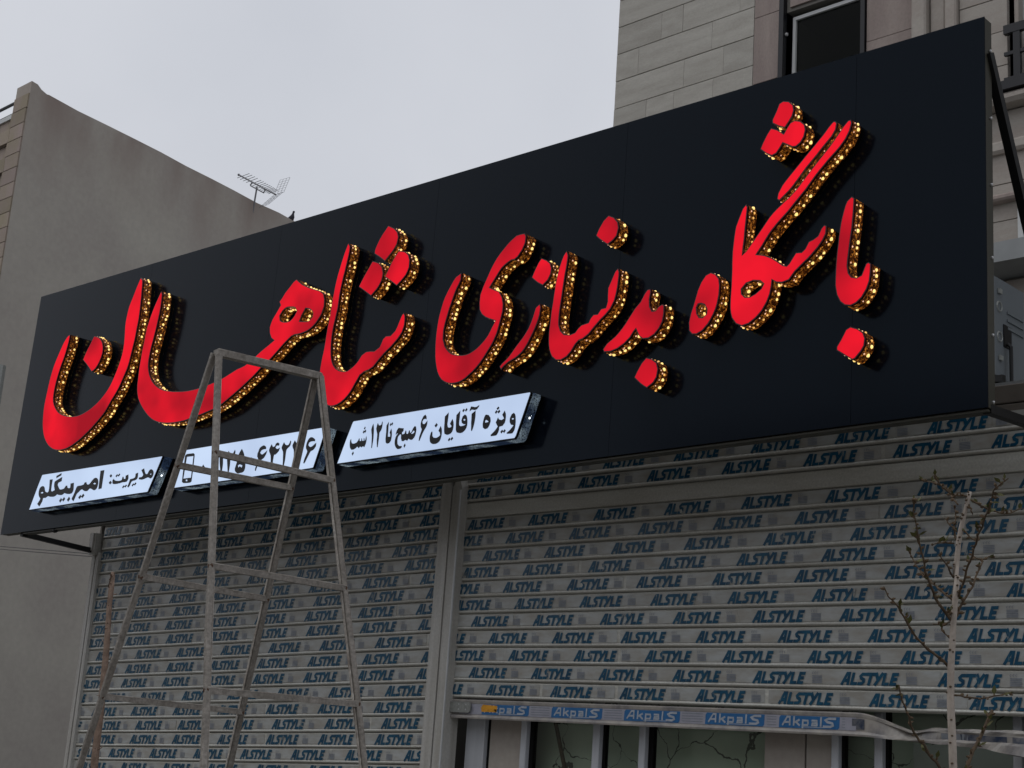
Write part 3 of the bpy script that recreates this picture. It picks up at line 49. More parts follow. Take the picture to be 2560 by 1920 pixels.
TREE_BR = [([(-1.7654, 3.4, 1.8879), (-1.7831, 3.3813, 1.9099), (-1.801, 3.3625, 1.9263), (-1.8157, 3.3438, 1.9483), (-1.8242, 3.325, 1.9718), (-1.8312, 3.3062, 1.9952), (-1.8412, 3.2875, 2.0242), (-1.856, 3.2687, 2.0449), (-1.8582, 3.25, 2.0681)], 0.0045, 0.0018), ([(-1.7506, 3.4, 2.0478), (-1.7796, 3.4171, 2.0657), (-1.8074, 3.4343, 2.0816), (-1.8355, 3.4514, 2.1006), (-1.8607, 3.4686, 2.1162), (-1.8895, 3.4857, 2.1433), (-1.9154, 3.5029, 2.1693), (-1.9365, 3.52, 2.2001)], 0.004, 0.0018), ([(-1.7556, 3.4, 1.9976), (-1.7635, 3.38, 2.0195), (-1.7715, 3.36, 2.04), (-1.7732, 3.34, 2.0631), (-1.7733, 3.32, 2.0839), (-1.7749, 3.3, 2.1096), (-1.7687, 3.28, 2.1406), (-1.7672, 3.26, 2.1716), (-1.764, 3.24, 2.208), (-1.7624, 3.22, 2.2415), (-1.7545, 3.2, 2.2688)], 0.005, 0.0018), ([(-1.7532, 3.4, 1.9891), (-1.7486, 3.4167, 2.0178), (-1.7446, 3.4333, 2.0482), (-1.7343, 3.45, 2.0787), (-1.7285, 3.4667, 2.1067), (-1.7352, 3.4833, 2.1156), (-1.7292, 3.5, 2.1468), (-1.731, 3.5167, 2.1668), (-1.7235, 3.5333, 2.1762), (-1.7161, 3.55, 2.1783)], 0.004, 0.0018), ([(-1.7367, 3.4, 2.059), (-1.7158, 3.3833, 2.0904), (-1.7004, 3.3667, 2.116), (-1.6804, 3.35, 2.1384), (-1.6643, 3.3333, 2.1635), (-1.6468, 3.3167, 2.1826), (-1.6295, 3.3, 2.2015), (-1.6137, 3.2833, 2.2175), (-1.598, 3.2667, 2.2333), (-1.5794, 3.25, 2.257), (-1.5638, 3.2333, 2.2806), (-1.5442, 3.2167, 2.2872), (-1.5106, 3.2, 2.3007)], 0.004, 0.0016), ([(-1.7389, 3.4, 2.1925), (-1.7559, 3.4167, 2.2236), (-1.7612, 3.4333, 2.2559), (-1.7749, 3.45, 2.2981)], 0.003, 0.0018), ([(-1.7086, 3.4, 2.3057), (-1.7222, 3.375, 2.3059), (-1.7372, 3.35, 2.3108), (-1.7458, 3.325, 2.3245), (-1.7512, 3.3, 2.3452)], 0.003, 0.0016), ([(-1.7382, 3.4, 2.2887), (-1.7772, 3.4333, 2.3252), (-1.8169, 3.4667, 2.3551), (-1.8905, 3.5, 2.379)], 0.0025, 0.0014), ([(-1.7025, 3.4, 2.298), (-1.6865, 3.42, 2.2857), (-1.672, 3.44, 2.2779), (-1.6574, 3.46, 2.2721), (-1.6366, 3.48, 2.2741), (-1.6156, 3.5, 2.2886)], 0.003, 0.0014), ([(-1.7402, 3.4, 2.2202), (-1.751, 3.4, 2.2324), (-1.7651, 3.4, 2.2435), (-1.7744, 3.4, 2.2572)], 0.003, 0.0016), ([(-1.7263, 3.4, 2.2238), (-1.711, 3.4, 2.2099), (-1.6897, 3.4, 2.1945), (-1.6806, 3.4, 2.1998)], 0.003, 0.0018), ([(-1.7503, 3.4, 2.1051), (-1.7554, 3.3833, 2.1288), (-1.7606, 3.3667, 2.144), (-1.7658, 3.35, 2.1576)], 0.003, 0.0016), ([(-1.7482, 3.4, 2.1915), (-1.77, 3.4, 2.1941), (-1.8079, 3.4, 2.1915)], 0.0025, 0.0015), ([(-1.6977, 3.4, 2.1576), (-1.6811, 3.4, 2.1483)], 0.002, 0.0015), ([(-1.7623, 3.4, 1.6232), (-1.7821, 3.3833, 1.6484), (-1.7914, 3.3667, 1.6662), (-1.7977, 3.35, 1.6867), (-1.807, 3.3333, 1.7044), (-1.8132, 3.3167, 1.725), (-1.8133, 3.3, 1.7457), (-1.8133, 3.2833, 1.769), (-1.8164, 3.2667, 1.795), (-1.8164, 3.25, 1.8318)], 0.005, 0.002), ([(-1.7499, 3.4, 1.8201), (-1.7336, 3.42, 1.8169), (-1.7135, 3.44, 1.8169), (-1.6934, 3.46, 1.8203), (-1.6733, 3.48, 1.8277), (-1.6501, 3.5, 1.838)], 0.003, 0.0016), ([(-1.7088, 3.4, 2.2882), (-1.7012, 3.4, 2.2761), (-1.6982, 3.4, 2.2613)], 0.003, 0.002), ([(-1.7556, 3.4, 1.9962), (-1.771, 3.4, 1.9935), (-1.7834, 3.4, 1.988), (-1.8068, 3.4, 1.9925)], 0.0025, 0.0015), ([(-1.7574, 3.4, 1.951), (-1.7742, 3.4, 1.968), (-1.785, 3.4, 1.9809)], 0.0025, 0.0015), ([(-1.7463, 3.4, 1.5572), (-1.7439, 3.4375, 1.6392), (-1.7413, 3.475, 1.6928), (-1.7353, 3.5125, 1.7365), (-1.7257, 3.55, 1.7952)], 0.0065, 0.0045)]
SAP_TRUNK = [((-5.2492, 3.2, 0.1), 0.022), ((-5.2292, 3.2, 1.3504), 0.0185), ((-5.2456, 3.2, 1.4538), 0.0154), ((-5.2508, 3.2, 1.5669), 0.0147), ((-5.2517, 3.2, 1.6773), 0.0139), ((-5.2602, 3.2, 1.7887), 0.0132), ((-5.2688, 3.2, 1.9014), 0.0124), ((-5.2795, 3.2, 1.9925), 0.0117), ((-5.2912, 3.2, 2.0846), 0.0109), ((-5.2938, 3.2, 2.1541), 0.0109), ((-5.294, 3.2, 2.2006), 0.0105), ((-5.3015, 3.2, 2.1548), 0.0102), ((-5.2971, 3.2, 2.2176), 0.0063)]
SAP_BR = [([(-5.3744, 3.2, 1.3848), (-5.3462, 3.2, 1.4744), (-5.3181, 3.2, 1.5642), (-5.2899, 3.2, 1.654), (-5.2679, 3.2, 1.7081)], 0.012, 0.008), ([(-5.2718, 3.2, 2.0062), (-5.2675, 3.2, 2.0473), (-5.2929, 3.2, 2.0915)], 0.0022, 0.0016), ([(-5.2742, 3.2, 1.8787), (-5.2773, 3.2, 1.915), (-5.3132, 3.2, 1.9493)], 0.003, 0.0016), ([(-5.2367, 3.2, 1.7725), (-5.2731, 3.2, 1.8065), (-5.2759, 3.2, 1.8516), (-5.2677, 3.2, 1.8697)], 0.003, 0.002), ([(-5.2671, 3.2, 2.1256), (-5.2505, 3.2, 2.1275)], 0.004, 0.002), ([(-5.241, 3.2, 1.7287), (-5.2964, 3.2, 1.7298)], 0.003, 0.0015), ([(-5.2315, 3.2, 1.5238), (-5.2017, 3.2, 1.5383)], 0.003, 0.0018), ([(-5.257, 3.2, 1.6249), (-5.2703, 3.2, 1.6271)], 0.005, 0.003), ([(-5.2381, 3.2, 1.8699), (-5.2069, 3.2, 1.897)], 0.003, 0.002)]
OPP = [(-60, -30, 5.8, 9, 'unseen beige building across the street, far left of the row'), (-29.6, -17, 5.6, 9, 'unseen lower beige building across the street'), (-16.6, -4, 7.6, 9, 'unseen beige building across the street behind the camera'), (-3.6, 9, 8.5, 9, 'unseen beige building across the street at the right of the row')]

# ---------------------------------------------------------------- helpers
def tag(o, label=None, cat=None, group=None, kind=None):
    if label: o['label'] = label
    if cat: o['category'] = cat
    if group: o['group'] = group
    if kind: o['kind'] = kind
    return o
def empty(name, loc, label, cat, group=None, rot=None):
    o = bpy.data.objects.new(name, None); COL.objects.link(o); o.empty_display_size = .1
    if rot is not None: o.matrix_world = Matrix.Translation(loc) @ rot.to_4x4()
    else: o.location = loc
    return tag(o, label, cat, group)
class MB:
    """collects shapes in world (or local) coordinates"""
    def __init__(s): s.v = []; s.f = []; s.m = []; s.uv = {}
    def add(s, vs, fs, m=0, uv=None):
        b = len(s.v); s.v += [tuple(v) for v in vs]
        for k, f in enumerate(fs):
            if uv: s.uv[len(s.f)] = uv[k]
            s.f.append([b+i for i in f]); s.m.append(m)
        return s
    def box(s, x0, x1, y0, y1, z0, z1, m=0):
        return s.add([(x, y, z) for x in (x0, x1) for y in (y0, y1) for z in (z0, z1)],
                     [(0, 1, 3, 2), (4, 6, 7, 5), (0, 4, 5, 1), (2, 3, 7, 6), (0, 2, 6, 4), (1, 5, 7, 3)], m)
    def bbox(s, x0, x1, y0, y1, z0, z1, b=.01, m=0):
        """box with bevelled front (-Y) edges"""
        P = [(x0, y1, z0), (x1, y1, z0), (x1, y1, z1), (x0, y1, z1), (x0, y0+b, z0), (x1, y0+b, z0), (x1, y0+b, z1), (x0, y0+b, z1),
             (x0+b, y0, z0+b), (x1-b, y0, z0+b), (x1-b, y0, z1-b), (x0+b, y0, z1-b)]
        return s.add(P, [(0, 3, 2, 1), (8, 9, 10, 11), (0, 1, 5, 4), (1, 2, 6, 5), (2, 3, 7, 6), (3, 0, 4, 7),
                         (4, 5, 9, 8), (5, 6, 10, 9), (6, 7, 11, 10), (7, 4, 8, 11)], m)
    def tube(s, pts, rad, n=8, m=0, cap=True):
        pts = [Vector(p) for p in pts]; N = len(pts)
        rr = rad if isinstance(rad, (list, tuple)) else [rad]*N
        V = []; ref = None
        for i, p in enumerate(pts):
            d = (pts[min(i+1, N-1)]-pts[max(i-1, 0)]).normalized()
            if ref is None: ref = d.orthogonal().normalized()
            a = (ref-d*ref.dot(d)).normalized(); ref = a; b = d.cross(a)
            for k in range(n):
                t = 2*math.pi*k/n; V.append(p+(a*math.cos(t)+b*math.sin(t))*rr[i])
        F = [(i*n+k, i*n+(k+1) % n, (i+1)*n+(k+1) % n, (i+1)*n+k) for i in range(N-1) for k in range(n)]
        if cap: F += [tuple(range(n))[::-1], tuple((N-1)*n+k for k in range(n))]
        return s.add(V, F, m)
    def beam(s, a, b, wx, wy, up=(0, 0, 1), m=0):
        a, b = Vector(a), Vector(b); d = (b-a).normalized(); u = Vector(up); sx = d.cross(u).normalized(); sy = sx.cross(d).normalized()
        V = [p+sx*i*wx/2+sy*j*wy/2 for p in (a, b) for i, j in ((-1, -1), (1, -1), (1, 1), (-1, 1))]
        return s.add(V, [(3, 2, 1, 0), (4, 5, 6, 7), (0, 1, 5, 4), (1, 2, 6, 5), (2, 3, 7, 6), (3, 0, 4, 7)], m)
    def blob(s, c, r, sc=(1, 1, 1), m=0, n=6, k=4):
        V = [(c[0], c[1], c[2]+r*sc[2])]; F = []
        for i in range(1, k):
            t = math.pi*i/k
            for j in range(n):
                a = 2*math.pi*j/n; V.append((c[0]+r*sc[0]*math.sin(t)*math.cos(a), c[1]+r*sc[1]*math.sin(t)*math.sin(a), c[2]+r*sc[2]*math.cos(t)))
        V.append((c[0], c[1], c[2]-r*sc[2]))
        F += [(0, 1+j, 1+(j+1) % n) for j in range(n)]
        for i in range(k-2): F += [(1+i*n+j, 1+(i+1)*n+j, 1+(i+1)*n+(j+1) % n, 1+i*n+(j+1) % n) for j in range(n)]
        b = 1+(k-2)*n; F += [(b+j, len(V)-1, b+(j+1) % n) for j in range(n)]
        return s.add(V, F, m)
    def flat(s, outer, holes, y, m=0):
        """polygon in the x,z plane at depth y, facing -Y"""
        polys = [outer]+list(holes)
        tri = tessellate_polygon([[Vector((p[0], p[1], 0)) for p in q] for q in polys])
        allp = [p for q in polys for p in q]
        F = []
        for t in tri:
            a, b, c = (allp[i] for i in t)
            ar = (b[0]-a[0])*(c[1]-a[1])-(c[0]-a[0])*(b[1]-a[1])
            if abs(ar) < 1e-12: continue
            F.append(tuple(t) if ar > 0 else (t[0], t[2], t[1]))
        return s.add([(p[0], y, p[1]) for p in allp], F, m)
    def wall(s, outline, y0, y1, m=0, inner=False, off=0.0):
        n = len(outline); V = [(p[0], y0, p[1]) for p in outline]+[(p[0], y1, p[1]) for p in outline]
        F = []; UV = []; L = off
        for i in range(n):
            j = (i+1) % n; d = math.dist(outline[i], outline[j])
            f = (i, j, n+j, n+i); u = [(L, y0), (L+d, y0), (L+d, y1), (L, y1)]
            if not inner: f = f[::-1]; u = u[::-1]
            F.append(f); UV.append(u); L += d
        return s.add(V, F, m, UV)
    def build(s, name, mats, parent=None, smooth=False, origin=None, kind=None):
        me = bpy.data.meshes.new(name)
        o0 = Vector(origin) if origin is not None else None
        vv = s.v if o0 is None else [tuple(Vector(v)-o0) for v in s.v]
        me.from_pydata(vv, [], s.f)
        for m in (mats if isinstance(mats, (list, tuple)) else [mats]): me.materials.append(m)
        me.polygons.foreach_set('material_index', s.m)
        if s.uv:
            l = me.uv_layers.new(name='UVMap')
            for k, uvs in s.uv.items():
                for li, t in zip(me.polygons[k].loop_indices, uvs): l.data[li].uv = t
        if smooth: me.polygons.foreach_set('use_smooth', [True]*len(me.polygons))
        me.update()
        o = bpy.data.objects.new(name, me); COL.objects.link(o)
        if parent: o.parent = parent
        if o0 is not None: o.location = o0
        if kind: o['kind'] = kind
        return o
def inst(o, loc, parent=None, scale=None):
    c = o.copy(); COL.objects.link(c); c.location = loc
    if scale: c.scale = scale
    return c

# ---------------------------------------------------------------- materials
def mat(name, col, rough=.7, spec=.5, var=0., vscale=3., col2=None, bump=0., bscale=40., metal=0., streak=False, rand=0., emit=None, estr=0., fine=0., coat=0.):
    m = bpy.data.materials.new(name); m.use_nodes = True; t = m.node_tree; b = t.nodes['Principled BSDF']
    b.inputs['Roughness'].default_value = rough; b.inputs['Specular IOR Level'].default_value = spec; b.inputs['Metallic'].default_value = metal
    b.inputs['Base Color'].default_value = (*col, 1); b.inputs['Coat Weight'].default_value = coat
    N = t.nodes.new; Lk = t.links.new
    tcn = N('ShaderNodeTexCoord'); vec = tcn.outputs['Object']
    if rand:
        oi = N('ShaderNodeObjectInfo'); va = N('ShaderNodeVectorMath'); va.operation = 'ADD'
        sc_ = N('ShaderNodeMath'); sc_.operation = 'MULTIPLY'; sc_.inputs[1].default_value = 37.
        Lk(oi.outputs['Random'], sc_.inputs[0]); Lk(vec, va.inputs[0]); Lk(sc_.outputs[0], va.inputs[1]); vec = va.outputs[0]
    last = None
    if var or col2:
        mp = N('ShaderNodeMapping'); Lk(vec, mp.inputs['Vector'])
        if streak: mp.inputs['Scale'].default_value = streak if isinstance(streak, tuple) else (1, 1, .15)
        n1 = N('ShaderNodeTexNoise'); n1.inputs['Scale'].default_value = vscale; n1.inputs['Detail'].default_value = 8; n1.inputs['Roughness'].default_value = .62
        Lk(mp.outputs[0], n1.inputs['Vector'])
        rp = N('ShaderNodeValToRGB'); c2 = col2 or tuple(c*(1-var) for c in col)
        rp.color_ramp.elements[0].position = .36; rp.color_ramp.elements[0].color = (*c2, 1)
        rp.color_ramp.elements[1].position = .64; rp.color_ramp.elements[1].color = (*col, 1)
        Lk(n1.outputs['Fac'], rp.inputs[0]); last = rp.outputs[0]
    if fine:
        n3 = N('ShaderNodeTexNoise'); n3.inputs['Scale'].default_value = bscale*1.7; n3.inputs['Detail'].default_value = 6; Lk(vec, n3.inputs['Vector'])
        mr = N('ShaderNodeMapRange'); mr.inputs[1].default_value = .3; mr.inputs[2].default_value = .7; mr.inputs[3].default_value = 1-fine; mr.inputs[4].default_value = 1+fine*.5
        Lk(n3.outputs['Fac'], mr.inputs[0]); mm = N('ShaderNodeMix'); mm.data_type = 'RGBA'; mm.blend_type = 'MULTIPLY'; mm.inputs['Factor'].default_value = 1
        if last: Lk(last, mm.inputs['A'])
        else: mm.inputs['A'].default_value = (*col, 1)
        Lk(mr.outputs[0], mm.inputs['B']); last = mm.outputs['Result']
    if rand:
        hv = N('ShaderNodeHueSaturation'); mr = N('ShaderNodeMapRange'); mr.inputs[3].default_value = 1-rand; mr.inputs[4].default_value = 1+rand
        Lk(oi.outputs['Random'], mr.inputs[0]); Lk(mr.outputs[0], hv.inputs['Value'])
        if last: Lk(last, hv.inputs['Color'])
        else: hv.inputs['Color'].default_value = (*col, 1)
        last = hv.outputs[0]
    if last: Lk(last, b.inputs['Base Color'])
    if bump:
        n2 = N('ShaderNodeTexNoise'); n2.inputs['Scale'].default_value = bscale; n2.inputs['Detail'].default_value = 7; Lk(vec, n2.inputs['Vector'])
        bp = N('ShaderNodeBump'); bp.inputs['Strength'].default_value = bump; bp.inputs['Distance'].default_value = .02
        Lk(n2.outputs['Fac'], bp.inputs['Height']); Lk(bp.outputs[0], b.inputs['Normal'])
    if emit:
        b.inputs['Emission Color'].default_value = (*emit, 1); b.inputs['Emission Strength'].default_value = estr
    return m
def lit_face(name, ca, cb, base, scale, lo, hi):
    m = mat(name, base, rough=.45, spec=.08); t = m.node_tree; b = t.nodes['Principled BSDF']; b.inputs['IOR'].default_value = 1.12; N = t.nodes.new
    tcn = N('ShaderNodeTexCoord'); n1 = N('ShaderNodeTexNoise'); n1.inputs['Scale'].default_value = scale; n1.inputs['Detail'].default_value = 2.5
    oi = N('ShaderNodeObjectInfo'); va = N('ShaderNodeVectorMath'); va.operation = 'ADD'; t.links.new(tcn.outputs['Object'], va.inputs[0]); t.links.new(oi.outputs['Location'], va.inputs[1])
    t.links.new(va.outputs[0], n1.inputs['Vector'])
    rp = N('ShaderNodeValToRGB'); rp.color_ramp.elements[0].position = lo; rp.color_ramp.elements[0].color = (*ca, 1)
    rp.color_ramp.elements[1].position = hi; rp.color_ramp.elements[1].color = (*cb, 1)
    t.links.new(n1.outputs['Fac'], rp.inputs[0]); t.links.new(rp.outputs[0], b.inputs['Emission Color']); b.inputs['Emission Strength'].default_value = 1
    return m
def pierced(name, metal_col, glow_lo, glow_hi, scale, thresh=.08, patch=14., plo=.42, phi=.66):
    """sheet metal pierced with a fine maze, lamp light showing through the cuts"""
    m = mat(name, metal_col, rough=.45, spec=.6); t = m.node_tree; b = t.nodes['Principled BSDF']; N = t.nodes.new; Lk = t.links.new
    uvn = N('ShaderNodeUVMap'); uvn.uv_map = 'UVMap'
    vo = N('ShaderNodeTexVoronoi'); vo.feature = 'DISTANCE_TO_EDGE'; vo.inputs['Scale'].default_value = scale; Lk(uvn.outputs[0], vo.inputs['Vector'])
    lt = N('ShaderNodeMapRange'); lt.inputs[1].default_value = thresh; lt.inputs[2].default_value = thresh*1.9; lt.inputs[3].default_value = 1; lt.inputs[4].default_value = 0; Lk(vo.outputs['Distance'], lt.inputs[0])
    n1 = N('ShaderNodeTexNoise'); n1.inputs['Scale'].default_value = patch; n1.inputs['Detail'].default_value = 3; Lk(uvn.outputs[0], n1.inputs['Vector'])
    pw = N('ShaderNodeMapRange'); pw.inputs[1].default_value = plo; pw.inputs[2].default_value = phi; Lk(n1.outputs['Fac'], pw.inputs[0])
    rp = N('ShaderNodeMix'); rp.data_type = 'RGBA'; rp.inputs['A'].default_value = (*glow_lo, 1); rp.inputs['B'].default_value = (*glow_hi, 1); Lk(pw.outputs[0], rp.inputs['Factor'])
    Lk(rp.outputs['Result'], b.inputs['Emission Color']); Lk(lt.outputs[0], b.inputs['Emission Strength'])
    return m
M = {}
M['red'] = lit_face('red_acrylic', (.34, .006, .015), (.84, .009, .024), (.08, .004, .006), 2.3, .35, .66)
M['rim'] = mat('maroon_rim', (.05, .004, .006), .3, .5)
M['gold'] = pierced('pierced_gold', (.010, .004, .002), (.045, .010, .001), (.60, .20, .025), 115, .068, 60., .46, .70)
M['void'] = mat('black_gloss', (.002, .002, .002), .35, .25)
M['white'] = lit_face('white_acrylic', (.44, .55, .76), (.55, .68, .90), (.12, .12, .12), 1.8, .35, .68)
M['silver'] = pierced('pierced_steel', (.012, .018, .03), (.012, .022, .045), (.30, .38, .42), 95, .10, 9., .46, .80)
M['ink'] = mat('black_ink', (.006, .006, .007), .4, .3)
M['bulb'] = mat('bulb_hot', (.9, .7, .3), emit=(1.0, .70, .22), estr=1.25)
M['bulb2'] = mat('bulb_dim', (.8, .5, .2), emit=(1.0, .52, .12), estr=.85)
M['bulb3'] = mat('bulb_pink', (.8, .5, .3), emit=(1.0, .55, .36), estr=.95)
M['bulbw'] = mat('bulb_white', (.9, .9, .9), emit=(.85, .93, 1.0), estr=2.2)
M['panel'] = mat('black_panel', (.003, .004, .0075), .15, .12, bump=.03, bscale=1.3)
M['panel'].node_tree.nodes['Principled BSDF'].inputs['Specular Tint'].default_value = (.64, .84, 1, 1)
M['steel_dark'] = mat('dark_steel', (.006, .006, .006), .5, .3)
M['side'] = mat('sign_side', (.055, .052, .038), .5, .3, var=.35, vscale=2, streak=(1, 1, .3))
M['zinc'] = mat('zinc', (.5, .5, .5), .35, .5, metal=.6)
M['slat'] = mat('shutter_paint', (.54, .54, .495), .36, .5, col2=(.42, .405, .355), vscale=2.6, streak=(.6, 1, 4), rand=.07, fine=.16, bscale=60)
M['lipmat'] = M['slat']
M['film'] = mat('plastic_film', (.42, .435, .425), .3, .5, col2=(.325, .31, .275), vscale=7, streak=(1, 1, 3), rand=.06)
M['groove'] = mat('groove_dark', (.012, .011, .010), .8, .2)
M['blue'] = mat('blue_print', (.006, .085, .155), .3, .5, col2=(.004, .050, .10), vscale=30)
def scuff(m, other, scale, lo, hi):
    t = m.node_tree; b = t.nodes['Principled BSDF']; src = b.inputs['Base Color'].links[0].from_socket
    tcn = t.nodes.new('ShaderNodeTexCoord'); n1 = t.nodes.new('ShaderNodeTexNoise'); n1.inputs['Scale'].default_value = scale; n1.inputs['Detail'].default_value = 8; n1.inputs['Roughness'].default_value = .7
    mp = t.nodes.new('ShaderNodeMapping'); mp.inputs['Scale'].default_value = (1, 1, .35); t.links.new(tcn.outputs['Object'], mp.inputs[0]); t.links.new(mp.outputs[0], n1.inputs['Vector'])
    mr = t.nodes.new('ShaderNodeMapRange'); mr.inputs[1].default_value = lo; mr.inputs[2].default_value = hi; t.links.new(n1.outputs['Fac'], mr.inputs[0])
    mm = t.nodes.new('ShaderNodeMix'); mm.data_type = 'RGBA'; mm.inputs['B'].default_value = (*other, 1); t.links.new(src, mm.inputs['A']); t.links.new(mr.outputs[0], mm.inputs['Factor']); t.links.new(mm.outputs['Result'], b.inputs['Base Color'])
scuff(M['blue'], (.32, .31, .28), 24, .60, .68)
M['stamp'] = mat('grey_print', (.25, .27, .30), .4, .4, var=.2, vscale=60)
M['badge'] = mat('badge_blue', (.03, .15, .36), .3, .5, var=.2, vscale=20)
M['badge_txt'] = mat('badge_pale', (.42, .46, .52), .35, .5, var=.25, vscale=60)
M['badge_bg'] = mat('badge_film', (.36, .36, .42), .3, .5, var=.15, vscale=20)
M['orange'] = mat('orange_sticker', (.75, .34, .02), .5, .4, var=.3, vscale=80)
M['torn'] = mat('scuffed_navy', (.02, .035, .07), .35, .5, col2=(.14, .14, .15), vscale=30)
M['alu'] = mat('aluminium_white', (.50, .52, .55), .35, .5, var=.12, vscale=3, streak=(8, 8, .5))
M['rail'] = mat('guide_rail_paint', (.47, .46, .43), .4, .4, col2=(.37, .355, .32), vscale=4, streak=(5, 5, .4), fine=.1, bscale=40)
M['railw'] = mat('guide_rail_white', (.55, .56, .56), .4, .4, var=.15, vscale=4)
M['gasket'] = mat('black_gasket', (.004, .004, .004), .7, .2)
M['galv'] = mat('galvanised', (.30, .31, .29), .4, .5, metal=.3, var=.25, vscale=60)
M['bent'] = mat('bent_lath', (.38, .35, .31), .3, .6, col2=(.20, .19, .19), vscale=12)
M['cream'] = mat('cream_plaster', (.46, .43, .375), .9, .2, col2=(.40, .365, .325), vscale=.42, bump=.25, bscale=5, fine=.06)
M['plaster'] = mat('grey_plaster', (.30, .28, .25), .9, .2, var=.15, vscale=2, bump=.2, bscale=20)
M['brick_tan'] = mat('tan_stone', (.29, .245, .175), .8, .3, col2=(.33, .265, .235), vscale=1.1, rand=.12, fine=.1, bscale=20)
M['stone'] = mat('grey_travertine', (.42, .40, .355), .7, .35, col2=(.34, .32, .28), vscale=1.7, rand=.07, streak=(.55, .55, 1.6), fine=.09, bscale=16, bump=.05)
M['pink'] = mat('pink_travertine', (.32, .265, .235), .7, .35, col2=(.25, .20, .18), vscale=1.3, rand=.05, streak=(1.5, 1.5, .5), fine=.10, bscale=14)
M['beige'] = mat('beige_travertine', (.37, .34, .30), .7, .35, col2=(.32, .28, .245), vscale=1.5, rand=.08, streak=(.6, .6, 1.5), fine=.08, bscale=16)
M['joint'] = mat('dark_joint', (.20, .19, .17), .9, .1)
M['black'] = mat('black_paint', (.008, .008, .010), .4, .4)
M['white_frame'] = mat('white_frame', (.52, .53, .52), .4, .4, var=.1, vscale=5)
M['concrete'] = mat('concrete_ledge', (.28, .29, .29), .8, .3, var=.12, vscale=3)
M['darkroom'] = mat('dark_room', (.03, .03, .026), .9, .1)
M['wood'] = mat('worn_paint', (.29, .265, .235), .6, .3, col2=(.20, .18, .155), vscale=9, streak=(3, 3, 1), rand=.08, fine=.28, bscale=55, bump=.3)
M['ladder_edge'] = mat('ladder_paint_pale', (.50, .47, .42), .6, .3, col2=(.26, .225, .19), vscale=14, fine=.35, bscale=50)
M['rust'] = mat('rust', (.11, .06, .038), .9, .2, var=.4, vscale=40)
M['bark_pale'] = mat('pale_bark', (.44, .385, .33), .7, .3, col2=(.35, .30, .255), vscale=30, streak=(1, 1, .4), fine=.15, bscale=60)
M['bark'] = mat('twig_bark', (.12, .085, .055), .8, .2, var=.4, vscale=50)
M['bark_brown'] = mat('brown_bark', (.30, .215, .165), .75, .25, col2=(.20, .14, .105), vscale=30, fine=.2, bscale=60)
M['bud'] = mat('bud', (.13, .09, .055), .8, .2, var=.4, vscale=80)
M['leaf'] = mat('leaf', (.085, .085, .02), .6, .3, var=.35, vscale=60)
M['brown'] = mat('brown_fascia', (.15, .13, .11), .7, .3, var=.3, vscale=3)
M['ac'] = mat('ac_casing', (.13, .145, .155), .45, .4, var=.08, vscale=4)  # casing colour darkened, the shade on the unit is put into it
M['pigeon'] = mat('pigeon_feathers', (.05, .05, .065), .7, .3, var=.3, vscale=12)
M['ant'] = mat('aerial_metal', (.16, .16, .17), .5, .5, metal=.3)
M['asphalt'] = mat('asphalt', (.05, .05, .05), .9, .2, var=.3, vscale=2, bump=.3, bscale=120)
M['paving'] = mat('paving', (.20, .19, .175), .85, .3, var=.2, vscale=1.2, bump=.1, bscale=60)
M['opp'] = mat('opposite_stone', (.36, .33, .29), .8, .3, var=.15, vscale=.6)
def glass_mat(name, tint, ior=1.45):
    m = bpy.data.materials.new(name); m.use_nodes = True; t = m.node_tree; t.nodes.clear()
    o = t.nodes.new('ShaderNodeOutputMaterial'); g = t.nodes.new('ShaderNodeBsdfGlossy'); g.inputs['Roughness'].default_value = .02
    tr = t.nodes.new('ShaderNodeBsdfTransparent'); tr.inputs['Color'].default_value = (*tint, 1)
    fr = t.nodes.new('ShaderNodeFresnel'); fr.inputs['IOR'].default_value = ior; ms = t.nodes.new('ShaderNodeMixShader')
    t.links.new(fr.outputs[0], ms.inputs[0]); t.links.new(tr.outputs[0], ms.inputs[1]); t.links.new(g.outputs[0], ms.inputs[2]); t.links.new(ms.outputs[0], o.inputs[0])
    return m
M['glass'] = glass_mat('clear_glass', (.93, .96, .93), 1.35); M['glass_dark'] = glass_mat('tinted_glass', (.45, .47, .43), 1.18)
